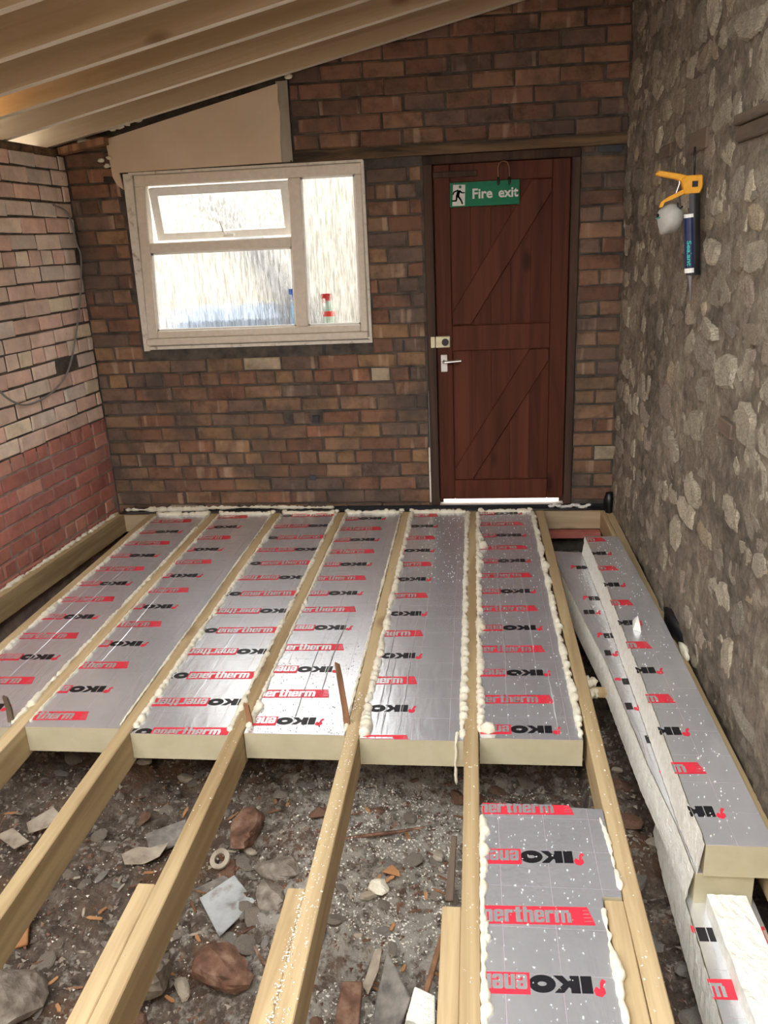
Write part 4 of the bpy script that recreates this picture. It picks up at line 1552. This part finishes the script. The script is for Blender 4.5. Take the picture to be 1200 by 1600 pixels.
# ------------------------------------------------------------------ rafters
ORD = ['first rafter, tight against the back wall', 'second rafter out from the back wall', 'third rafter out from the back wall', 'fourth rafter out from the back wall', 'fifth rafter out from the back wall', 'sixth from the back wall, at the top left', 'rafter above the picture, nearest to the visible ones', 'eighth rafter out from the back wall', 'last rafter, at the open edge of the roof']
for i, yr in enumerate((4.705, 4.285, 3.905, 3.605, 3.232, 2.832, 2.43, 2.03, 1.63)):
    xa, xb = -.62, 2.82
    mid = Vector(((xa + xb) / 2, yr - .0225, roofz((xa + xb) / 2)))
    ln = (xb - xa) / 2 / math.cos(math.atan(.207))
    mb = MB().box(-ln, ln, -.0225, .0225, 0, .150)
    mb.m[0] = 1      # lower edge in a paler colour that paints in light bounced off the foil
    o = mb.build('rafter', [M['rafter'], M['rafter_edge_lit']])
    o.location = mid
    o.rotation_euler = (0, -math.atan(.207), 0)
    tag(o, 'pale sloping timber roof rafter: ' + ORD[i] if i < 6 else 'sloping roof rafter: ' + ORD[i], 'rafter')

# ------------------------------------------------------------------ unseen lamp added to make the warm glow in the eaves
lamp = tag(empty('added_eaves_lamp', (-.46, 3.72, LT + .04)), 'unseen warm lamp added for the glow in the eaves above the left wall', 'lamp')
MB().tube([(0, 0, 0), (0, 0, .012), (0, 0, .02)], [.025, .025, .012], 10).build('added_lamp_base', M['white'], lamp)
mt, nt, b = new_mat('added_warm_bulb')
b.inputs['Emission Color'].default_value = (1.0, .62, .22, 1)
b.inputs['Emission Strength'].default_value = 6.0
mb = MB()
blob(mb, (0, 0, .045), .022, 1, (1, 1, 1.2), 10)
mb.build('added_bulb', mt, lamp, smooth=True)
ld = bpy.data.lights.new('added_eaves_light', 'POINT')
ld.energy = 0.45
ld.color = (1.0, .62, .25)
ld.shadow_soft_size = .03
lo_ = bpy.data.objects.new('added_eaves_light', ld)
COL.objects.link(lo_)
lo_.parent = lamp
lo_.location = (0.05, -.03, .05)

# ------------------------------------------------------------------ cable on the left wall
cb = [(-.27, 4.558, 1.835), (-.26, 4.675, 1.788), (-.257, 4.715, 1.633), (-.253, 4.738, 1.543), (-.264, 4.638, 1.282), (-.28, 4.443, .979), (-.295, 4.247, .869), (-.314, 4.0, .84), (-.326, 3.853, .892), (-.333, 3.75, 1.0)]
cb = [Vector(p_) for p_ in cb]
cb = [p_ - wl_nor * ((p_ - P0).dot(wl_nor)) + wl_nor * (.016 if 0 < i < 9 else .004) for i, p_ in enumerate(cb)]
sm = []
for i in range(len(cb) - 1):
    p0, p1, p2, p3 = cb[max(i - 1, 0)], cb[i], cb[i + 1], cb[min(i + 2, len(cb) - 1)]
    for k in range(8):
        t = k / 8
        sm.append(.5 * ((2 * p1) + (p2 - p0) * t + (2 * p0 - 5 * p1 + 4 * p2 - p3) * t * t + (3 * p1 - p0 - 3 * p2 + p3) * t ** 3))
sm.append(cb[-1])
tag(MB().tube(sm, .0052, 8).build('electric_cable', M['cable'], smooth=True), 'loose grey electric cable looping down the left brick wall', 'cable')

# ------------------------------------------------------------------ sealant gun, tube and dust mask on the stone wall
GY = 3.12
gk = GY / 3.3


def g3(x, z_, dy=0.0):
    return (CAM.x + (x - CAM.x) * gk, GY + dy, CAM.z + (z_ - CAM.z) * gk)


gun = tag(empty('sealant_gun', g3(2.82, 1.72)), 'yellow and black sealant gun hanging on the stone wall', 'sealant gun')


def gpoly(pts, d0, d1, name, mat, parent, bev=0.0):
    q = [g3(a, b_) for a, b_ in pts]
    mb = MB().prism([(p_[0], p_[2]) for p_ in q], GY + d0, GY + d1, 'y')
    return sub(mb, name, mat, parent, bevel=bev)


gpoly([(2.779, 1.714), (2.790, 1.680), (2.841, 1.680), (2.852, 1.705), (2.849, 1.745), (2.795, 1.745), (2.772, 1.735)], -.016, .016, 'body', M['yellow'], gun, .004)
gpoly([(2.682, 1.757), (2.688, 1.750), (2.755, 1.734), (2.785, 1.722), (2.796, 1.745), (2.762, 1.754), (2.697, 1.767)], -.010, .010, 'handle', M['yellow'], gun, .003)
gpoly([(2.703, 1.640), (2.715, 1.640), (2.722, 1.657), (2.745, 1.664), (2.792, 1.684), (2.788, 1.700), (2.735, 1.676), (2.709, 1.660)], -.007, .007, 'trigger', M['yellow'], gun, .002)
mb = MB().tube([g3(2.766, 1.745, -.003), g3(2.771, 1.72, -.003), g3(2.760, 1.685, -.003), g3(2.752, 1.672, -.003)], .0025, 6)
sub(mb, 'spring_wire', M['chrome'], gun, smooth=True)
mb = MB().tube([g3(2.817, 1.840), g3(2.822, 1.745)], .0035, 8)
sub(mb, 'push_rod', M['dark'], gun, smooth=True)
n = 10
vs = []
for zz_, xx in ((1.683, 2.826), (1.400, 2.846)):
    for k in range(n + 1):
        a = -.25 * math.pi + math.pi * 1.25 * k / n - math.pi * .5
        c_ = g3(xx - .004, zz_)
        vs.append((c_[0] + .024 * math.cos(a), c_[1] + .024 * math.sin(a), c_[2]))
fs = [(k, k + 1, n + 2 + k, n + 1 + k) for k in range(n)]
mb = MB().add(vs, fs)
mb.tube([g3(2.842, 1.402), g3(2.842, 1.396)], .025, 12)
sub(mb, 'cradle', M['dark'], gun, smooth=True)
gpoly([(2.812, 1.725), (2.832, 1.725), (2.832, 1.705), (2.812, 1.705)], -.019, -.0155, 'emblem', M['dark'], gun)
tb = tag(empty('sealant_tube', g3(2.82, 1.405)), 'navy sealant tube with teal lettering held in the yellow gun', 'sealant tube')
ax0, ax1 = Vector(g3(2.813, 1.613, -.006)), Vector(g3(2.830, 1.405, -.006))
mix_ = lambda t: ax0.lerp(ax1, t)
sub(MB().tube([mix_(0), mix_(.06)], .0195, 16), 'end_cap', M['white'], tb, smooth=False)
sub(MB().tube([mix_(.06), mix_(.92)], .0195, 16), 'barrel', M['navy'], tb, smooth=False)
sub(MB().tube([mix_(.92), mix_(1)], .0197, 16), 'white_end', M['white'], tb, smooth=False)
sub(MB().tube([mix_(1.0), mix_(1.04), mix_(1.1), mix_(1.5)], [.009, .009, .007, .003], 10), 'nozzle', M['cable'], tb, smooth=True)
me = text_mesh('Sealant', .030, 'lettering')
me.materials.append(M['teal'])
xs = [v.co.x for v in me.vertices]
kk = .085 / (max(xs) - min(xs))
adir = (ax1 - ax0).normalized()
st_ = mix_(.45)
view = Vector((CAM.x - st_.x, CAM.y - st_.y, 0)).normalized()
side = adir.cross(view).normalized()
lo = tb.location
for v in me.vertices:
    q = (v.co.x - min(xs)) * kk
    h_ = (v.co.y * .70 - .010)
    a = h_ / .0197
    p_ = st_ + adir * q + (view * math.cos(a) - side * -math.sin(a) * -1) * .0200
    v.co = p_ - lo
o = bpy.data.objects.new('lettering', me)
COL.objects.link(o)
o.parent = tb
# dust mask
mk = tag(empty('dust_mask', g3(2.75, 1.60)), 'white moulded dust mask hooked beside the sealant gun', 'dust mask')
vs, fs = [], []
out = [(2.701, 1.612), (2.706, 1.628), (2.721, 1.643), (2.745, 1.652), (2.775, 1.650), (2.795, 1.632), (2.801, 1.601), (2.795, 1.572), (2.775, 1.552), (2.745, 1.547), (2.719, 1.545), (2.708, 1.575)]
cx_, cz_ = 2.752, 1.60
rings = ((1.0, 0.0), (.93, -.012), (.72, -.034), (.45, -.047), (.2, -.052))
for sc_, dd in rings:
    for a, b_ in out:
        vs.append(g3(cx_ + (a - cx_) * sc_, cz_ + (b_ - cz_) * sc_, dd + .02))
n = len(out)
for r_ in range(len(rings) - 1):
    for k in range(n):
        fs.append((r_ * n + k, r_ * n + (k + 1) % n, (r_ + 1) * n + (k + 1) % n, (r_ + 1) * n + k))
fs.append(tuple(range((len(rings) - 1) * n, len(rings) * n)))
sub(MB().add(vs, fs), 'shell', M['mask'], mk, smooth=True)
sub(MB().tube([g3(2.698, 1.603, .015), g3(2.712, 1.606, .0), g3(2.728, 1.611, -.012)], .003, 6), 'green_band', M['maskgreen'], mk)
sub(MB().tube([g3(2.702, 1.615, .012), g3(2.703, 1.608, .006)], .006, 8), 'strap_clip', M['dark'], mk)
sub(MB().tube([g3(2.772, 1.652, .01), g3(2.768, 1.640, -.012), g3(2.776, 1.634, -.018), g3(2.784, 1.640, -.012)], .0035, 6), 'hook', M['dark'], mk)

# ------------------------------------------------------------------ black polythene lumps by the stone wall
for i, (c_, r_, sq, lb) in enumerate((((2.803, 4.69, .020), .062, (.5, .6, 1.45), 'black polythene bundle in the corner at the foot of the stone wall'), ((2.842, 3.12, .01), .055, (.85, 2.8, 1.1), 'black polythene lump squeezed between edge joist and stone wall'))):
    mb = MB()
    blob(mb, (0, 0, 0), r_, i + 5, sq, 12)
    o = mb.build('polythene_bundle', M['bag_and_hole_black'], smooth=True)
    o.location = c_
    tag(o, lb, 'polythene')
mb = MB()
blob(mb, (0, 0, 0), .03, 15, (.6, 2.2, .8), 9)
o = mb.build('foam_lump', M['bead'], smooth=True)
o.location = (2.822, 2.93, .005)
tag(o, 'white foam lump behind the edge joist below the black polythene', 'foam lump')
mb = MB()
for k in range(5):
    blob(mb, (.02 * (k % 2), -.03 * k, .01 * (k % 3)), .02, 50 + k)
o = mb.build('foam_lump', M['bead'], smooth=True)
o.location = (2.452, 2.93, -.13)
tag(o, 'cream foam lump on the noggin beside the seventh joist', 'foam lump')
# foam squeezed out along the left rim joist and the back rim
mb = MB()
bead(mb, [P0 + wl_dir * .05 + wl_nor * .020 + Vector((0, 0, .004)), P0 + wl_dir * 1.0 + wl_nor * .018 + Vector((0, 0, .003)), P0 + wl_dir * 2.2 + wl_nor * .016 + Vector((0, 0, .003))], .010, 200)
bead(mb, [(-.2, 4.735, .012), (.1, 4.735, .010), (.35, 4.738, .014)], .012, 201)
tag(mb.build('foam_seam', M['bead'], smooth=True), 'line of cream foam along the left wall and corner', 'foam')
mb = MB()
bead(mb, [(.30, 4.742, .016), (.62, 4.742, .020), (.95, 4.742, .014), (1.15, 4.742, .012)], .009, 203)
tag(mb.build('foam_seam', M['bead'], smooth=True), 'thin line of cream foam along the foot of the back wall', 'foam')
for i, x in enumerate((.04, .355, .44, .77, .845, 1.17, 1.24, 1.57, 1.635, 2.05, 2.34)):
    mb = MB()
    blob(mb, (0, 0, 0), .016, 70 + i, (1.2, .8, 1))
    o = mb.build('foam_lump', M['bead'], smooth=True)
    o.location = (x, 4.69, .002)
    tag(o, 'small cream foam lump beside a joist end at the back wall', 'foam lump', 'foam lumps at the joist ends')

# ------------------------------------------------------------------ debris on the ground
def slab(name, pts, z_, th, mat, label, cat, tilt=(0, 0), group=None):
    """flat piece with its own outline (world x, y), thickness and tilt"""
    cx_ = sum(p_[0] for p_ in pts) / len(pts)
    cy_ = sum(p_[1] for p_ in pts) / len(pts)
    mb = MB().prism([(a - cx_, b_ - cy_) for a, b_ in pts], 0, th, 'z')
    o = mb.build(name, mat, bevel=min(.003, th * .3))
    o.location = (cx_, cy_, z_)
    o.rotation_euler = (tilt[0], tilt[1], 0)
    return tag(o, label, cat, group)


ccw = lambda P: P if sum(a[0] * b_[1] - b_[0] * a[1] for a, b_ in zip(P, P[1:] + P[:1])) > 0 else P[::-1]
gz = lambda x, y: ground_z(x, y)
slab('wall_tile', ccw([(1.160, 1.935), (1.247, 2.026), (1.341, 1.925), (1.263, 1.799)]), -.335, .009, M['tile'], 'cracked pale grey glazed tile lying on the rubble', 'tile', (R(4), R(-3)))
slab('slate_piece', ccw([(1.13, 1.985), (1.20, 2.05), (1.25, 2.02), (1.19, 1.93)]), -.352, .010, M['slate'], 'grey slate piece tucked behind the pale tile', 'slate', (R(-4), 0))
slab('slate_piece', ccw([(.88, 2.20), (1.0, 2.28), (1.03, 2.19), (.93, 2.12)]), -.34, .012, M['slate'], 'dark slate piece in the shade by the third joist', 'slate', (R(8), R(4)))
slab('paper_flake', ccw([(.836, 2.104), (.88, 2.135), (.93, 2.128), (.988, 2.148), (.975, 2.09), (.93, 2.06), (.865, 2.061)]), -.325, .004, M['pale'], 'torn tan flake beside the fourth joist', 'flake', (R(6), R(-5)))
slab('slate_piece', ccw([(1.779, 1.731), (1.845, 1.60), (1.80, 1.50), (1.74, 1.48), (1.75, 1.60)]), -.325, .012, M['slate'], 'pointed grey slate at the bottom between fifth and sixth joists', 'slate', (R(18), R(-12)))
slab('wood_block', ccw([(1.845, 1.60), (1.90, 1.585), (1.905, 1.50), (1.83, 1.51)]), -.30, .04, M['foam_cut'], 'cream wooden block beside the doubled sixth joist', 'block', (R(6), R(10)))
slab('wood_piece', ccw([(1.655, 1.63), (1.71, 1.635), (1.715, 1.48), (1.65, 1.48)]), -.325, .03, M['rust'], 'rounded brown wood piece at the bottom right of the fifth joist', 'wood', (R(14), R(3)))
slab('plaster_curl', ccw([(1.700, 1.65), (1.740, 1.73), (1.765, 1.735), (1.75, 1.68), (1.715, 1.625)]), -.305, .006, M['pale'], 'curled pale plaster shard leaning near the pointed slate', 'shard', (R(20), R(-25)))
slab('wood_piece', ccw([(.640, 1.86), (.672, 1.85), (.712, 1.72), (.672, 1.71)]), -.31, .012, M['orange'], 'orange splinter of wood under the third joist', 'wood', (R(22), R(-8)))
slab('orange_chip', ccw([(1.715, 2.065), (1.745, 2.095), (1.77, 2.07), (1.775, 2.05)]), -.325, .006, M['orange'], 'small orange triangular chip on the pale dusty rubble', 'chip', (R(8), 0))
slab('plaster_flake', ccw([(.44, 2.22), (.50, 2.30), (.54, 2.27), (.52, 2.21), (.47, 2.18)]), -.32, .006, M['pale'], 'pale plaster flake in the dark at the far left', 'flake', (R(10), R(5)))
slab('plaster_flake', ccw([(.36, 2.16), (.41, 2.19), (.50, 2.13), (.46, 2.10)]), -.32, .006, M['pale'], 'long pale plaster flake at the left picture edge', 'flake', (R(10), R(-5)))
tag(MB().tube([(1.57, 2.21, -.325), (1.66, 2.225, -.318), (1.75, 2.25, -.322), (1.84, 2.275, -.32)], [.006, .007, .006, .003], 6).build('twig', M['rust']), 'long dark twig lying between the fifth and sixth joists', 'twig')
tag(MB().tube([(1.38, 1.76, -.325), (1.42, 1.70, -.315), (1.50, 1.66, -.315)], [.004, .006, .004], 6).build('twig', M['rust']), 'bent dark twig right of the brown lump', 'twig')
slab('timber_stake', ccw([(1.935, 2.13), (1.952, 2.13), (1.945, 1.93), (1.918, 1.93)]), -.27, .016, M['plugwood'], 'pale edged timber stake beside the sixth joist', 'stake', (R(24), 0))
slab('timber_stake', ccw([(1.86, 1.60), (1.875, 1.60), (1.925, 1.79), (1.91, 1.80)]), -.315, .014, M['offcut'], 'brown splintered stick leaning on the doubled sixth joist', 'stick', (R(14), 0))
# white washer-like ring
mb = MB()
n = 20
vs = []
for r_, z_ in ((.034, 0), (.034, .008), (.018, .008), (.018, 0)):
    for k in range(n):
        a = 2 * math.pi * k / n
        vs.append((r_ * math.cos(a), r_ * math.sin(a), z_))
fs = [(q * n + k, q * n + (k + 1) % n, ((q + 1) % 4) * n + (k + 1) % n, ((q + 1) % 4) * n + k) for q in range(4) for k in range(n)]
o = mb.add(vs, fs).build('ceramic_ring', M['pale'])
o.location = (1.18, 2.093, -.325)
o.rotation_euler = (R(25), R(-10), 0)
tag(o, 'pale broken ring lying beyond the grey tile', 'ring')


def rock_mesh(mb, r_, seed, sq, n=16, rings=11):
    """broken stone: facets from clipping planes, softened, with grain"""
    rr = random.Random(seed)
    planes = [(Vector((rr.gauss(0, 1), rr.gauss(0, 1), rr.gauss(0, 1))).normalized(), rr.uniform(.45, .86)) for _ in range(13)]
    vs, fs = [], []

    def pt(d):
        q = 1.0
        for nn, off in planes:
            c_ = d.dot(nn)
            if c_ > .05: q = min(q, off / c_)
        q *= 1 + .05 * noise.noise(d * 3 + Vector((seed, 0, 0))) + .035 * noise.noise(d * 9 + Vector((seed, 5, 0)))
        return (d.x * r_ * q * sq[0], d.y * r_ * q * sq[1], d.z * r_ * q * sq[2])
    for i in range(1, rings):
        t = math.pi * i / rings
        for k in range(n):
            a = 2 * math.pi * k / n
            vs.append(pt(Vector((math.sin(t) * math.cos(a), math.sin(t) * math.sin(a), math.cos(t)))))
    for i in range(rings - 2):
        for k in range(n):
            fs.append((i * n + k, (i + 1) * n + k, (i + 1) * n + (k + 1) % n, i * n + (k + 1) % n))
    top = len(vs)
    vs += [pt(Vector((0, 0, 1))), pt(Vector((0, 0, -1)))]
    for k in range(n):
        fs.append((top, k, (k + 1) % n))
        fs.append((top + 1, (rings - 2) * n + (k + 1) % n, (rings - 2) * n + k))
    mb.add(vs, fs)


def rock(name, c_, r_, seed, sq, mat, label, cat, group=None):
    mb = MB()
    rock_mesh(mb, r_ * 1.45, seed, sq)
    o = mb.build(name, mat)
    o.location = c_
    return tag(o, label, cat, group)


rock('brick_lump', (1.315, 1.655, -.305), .058, 201, (1.15, .95, .72), M['rust'], 'red-brown broken brick lump below the grey tile', 'brick')
rock('boulder', (.745, 1.54, -.30), .085, 205, (1.1, 1, .7), M['rubble'], 'rounded grey stone in the bottom left corner', 'stone')
rock('stone_lump', (1.385, 1.945, -.325), .050, 211, (.8, 1.2, .5), M['rubble'], 'grey-brown stone lying right of the tile', 'stone')
rock('stone_lump', (1.385, 2.065, -.325), .055, 214, (1.5, .7, .4), M['rubble'], 'long pale stone lying beyond the tile near the fifth joist', 'stone')
rock('stone_lump', (1.22, 2.23, -.32), .06, 217, (.9, 1.2, .6), M['rust'], 'dark rounded stone behind the pale ring', 'stone')
rock('foam_clump', (1.71, 2.0, -.325), .030, 219, (1.2, 1, .6), M['bead'], 'cream foam clump on the dusty rubble', 'foam clump')
rock('stone_lump', (1.10, 1.64, -.32), .075, 223, (1.2, .8, .5), M['rubble'], 'grey stone slab under the doubled fourth joist', 'stone')
rd = random.Random(33)
RM = []
for i in range(9):
    mb = MB()
    rock_mesh(mb, 1.4, 300 + i, (1, rd.uniform(.5, .95), rd.uniform(.22, .45)), 14, 9)
    RM.append(mb.mesh('rubble_stone'))
for i, me in enumerate(RM):
    me.materials.append(M[('rubble', 'rubble', 'rust', 'slate', 'rubble', 'pale', 'rubble', 'rust', 'slate')[i]])
ORDN = ['first', 'second', 'third', 'fourth', 'fifth', 'sixth', 'seventh']
TONE = {'grey_rubble': 'grey-brown', 'brown_rubble': 'dark brown', 'slate_chip': 'dull grey', 'pale_flake': 'pale tan', 'orange_wood': 'orange', 'splintered_wood': 'reddish brown'}


def chip_label(o, x, y, what):
    k = min(5, max(0, int(x / .4)))
    far = 'under the boards' if y > 2.15 else ('further out' if y > 1.75 else 'near the bottom edge')
    sz = o.scale.x if what == 'stone chip' else 0
    what = ('tiny ' if sz < .020 else 'small ' if sz < .029 else 'larger ') + what if sz else what
    return '%s %s between the %s and %s joists, %s' % (TONE[o.data.materials[0].name], what, ORDN[k], ORDN[k + 1], far)


cnt = 0
while cnt < 150:
    x, y = rd.uniform(.3, 2.74), rd.uniform(1.3, 2.75)
    if 2.56 < x and y < 2.2: continue
    u, v_, d = pix((x, y, -.34))
    if not (-20 < u < 1220 and 1150 < v_ < 1640): continue
    o = bpy.data.objects.new('rubble_stone', rd.choice(RM))
    COL.objects.link(o)
    r_ = rd.uniform(.012, .036) * (1.25 if x > 2.42 else 1)
    o.location = (x, y, gz(x, y) + r_ * .15)
    o.scale = (r_, r_, r_)
    o.rotation_euler = (rd.uniform(-.3, .3), rd.uniform(-.3, .3), rd.uniform(0, 6.28))
    tag(o, chip_label(o, x, y, 'stone chip') if x < 2.42 else TONE[o.data.materials[0].name] + (' larger' if r_ > .034 else ' small' if r_ > .025 else ' tiny') + ' broken stone in the narrow gap beside the loose boards', 'stone', 'stone chips in the rubble' if x < 2.42 else 'stones in the right-hand gap')
    cnt += 1
# bigger stones at the far end of the right bay
for i, (x, y, z_, r_) in enumerate(((2.49, 4.50, -.26, .062), (2.62, 4.52, -.255, .062), (2.70, 4.36, -.26, .055), (2.50, 4.30, -.26, .062))):
    rock('bay_stone', (x, y, z_), r_, 230 + i, (1, .9, .6), M['slate'], 'dark squared stone in the pit at the far end beside the stone wall', 'stone', 'stones at the far end of the right bay')
CM = []
for i in range(6):
    L, wd = rd.uniform(.03, .07), rd.uniform(.004, .012)
    mb = MB().prism([(-L / 2, -wd * .4), (L * .3, -wd / 2), (L / 2, wd * .1), (L * .2, wd / 2), (-L / 2, wd * .3)], 0, .003, 'z')
    me = mb.mesh('wood_chip')
    me.materials.append(M[('orange', 'offcut', 'rust', 'pale', 'offcut', 'orange')[i]])
    CM.append(me)
cnt = 0
while cnt < 90:
    x, y = rd.uniform(.3, 2.0), rd.uniform(1.3, 2.45)
    u, v_, d = pix((x, y, -.34))
    if not (-20 < u < 1220 and 1170 < v_ < 1640): continue
    o = bpy.data.objects.new('wood_chip', rd.choice(CM))
    COL.objects.link(o)
    o.location = (x, y, gz(x, y) + .006)
    o.rotation_euler = (rd.uniform(-.3, .3), rd.uniform(-.3, .3), rd.uniform(0, 6.28))
    tag(o, chip_label(o, x, y, 'wood splinter'), 'wood chip', 'wood chips in the rubble')
    cnt += 1


# crumbs: too many to count
def crumbs(name, mat, spots_, label, seed, size=(.0012, .0035)):
    rr = random.Random(seed)
    vs, fs = [], []
    for x, y, z_ in spots_:
        s = rr.uniform(*size)
        o = len(vs)
        for k in range(3):
            a = 2 * math.pi * (k / 3 + rr.random() * .2)
            vs.append((x + s * math.cos(a) * rr.uniform(.6, 1.5), y + s * math.sin(a) * rr.uniform(.6, 1.5), z_))
        vs.append((x + rr.uniform(-s, s) * .5, y, z_ + s * rr.uniform(.5, 1.2)))
        fs += [(o, o + 1, o + 3), (o + 1, o + 2, o + 3), (o + 2, o, o + 3)]
    return tag(MB().add(vs, fs).build(name, mat), label, 'crumbs', kind='stuff')


rc = random.Random(55)
sp_ = []
for _ in range(9000):
    x = rc.gauss(1.78, .24) if rc.random() < .72 else rc.uniform(.3, 2.5)
    y = rc.uniform(1.3, 2.55)
    if .25 < x < 2.55 and n3(x, y, 2, 6) + rc.uniform(-.3, .5) > 0:
        sp_.append((x, y, gz(x, y) + .002))
crumbs('ground_crumbs', M['crumb'], sp_, 'white foam crumbs scattered over the rubble ground', 1, (.0015, .005))
# loose grit and small rubble: tiny, beyond counting
for nm_, mk_, nn_, sd_, lb_ in (('rubble_grit', 'rubble', 5200, 21, 'grey-brown grit and small rubble covering the ground'), ('rotten_wood_grit', 'rust', 3000, 22, 'dark brown rotted wood crumbs covering the ground'), ('plaster_grit', 'pale', 1500, 23, 'pale plaster bits scattered over the ground')):
    rg = random.Random(sd_)
    pp = []
    while len(pp) < nn_:
        x, y = rg.uniform(.2, 2.75), rg.uniform(1.25, 2.9)
        if n3(x + sd_, y, 2, 5) + rg.uniform(-.4, .5) > 0:
            pp.append((x, y, gz(x, y) - .001))
    crumbs(nm_, M[mk_], pp, lb_, sd_, (.003, .011))
sp_ = []
for _ in range(330):
    sp_.append((rc.uniform(2.03, 2.36), 2.34 + 2.3 * rc.random() ** .9, BT + .001))
for _ in range(160):
    sp_.append((rc.uniform(1.72, 1.97), rc.uniform(3.6, 4.65), BT + .001))
for _ in range(200):
    sp_.append((rc.uniform(2.04, 2.315), rc.uniform(1.25, 1.98), .005))
for _ in range(230):
    sp_.append((rc.uniform(2.62, 2.75), rc.uniform(1.82, 4.05), .051))
for _ in range(260):
    y = rc.uniform(1.85, 3.9)
    sp_.append((2.50 + .09 * (3.9 - y) / 2 + rc.uniform(.02, .09), y, -.051))
crumbs('board_crumbs', M['crumb'], sp_, 'white foam crumbs scattered on the foil boards at the right', 2, (.0010, .0034))
sp_ = []
for k, w_ in ((4, 260), (3, 22), (5, 60), (6, 50)):
    for _ in range(w_):
        sp_.append((.4 * k + rc.uniform(-.021, .021), rc.uniform(1.2, 2.6), .0015))
for _ in range(240):
    sp_.append((1.6 - .0245 + rc.gauss(0, .006), rc.uniform(1.25, 1.64), .0015))
crumbs('joist_crumbs', M['crumb'], sp_, 'white foam crumbs along the tops of the joists', 3, (.0012, .0036))
sp_ = []
for _ in range(420):
    y = 2.34 + .65 * rc.random() ** 1.6
    sp_.append((rc.uniform(1.24, 1.57), y, BT + .001))
crumbs('board_grit', M['grit'], sp_, 'dark grit sprinkled on the fourth foil board', 4, (.001, .0026))
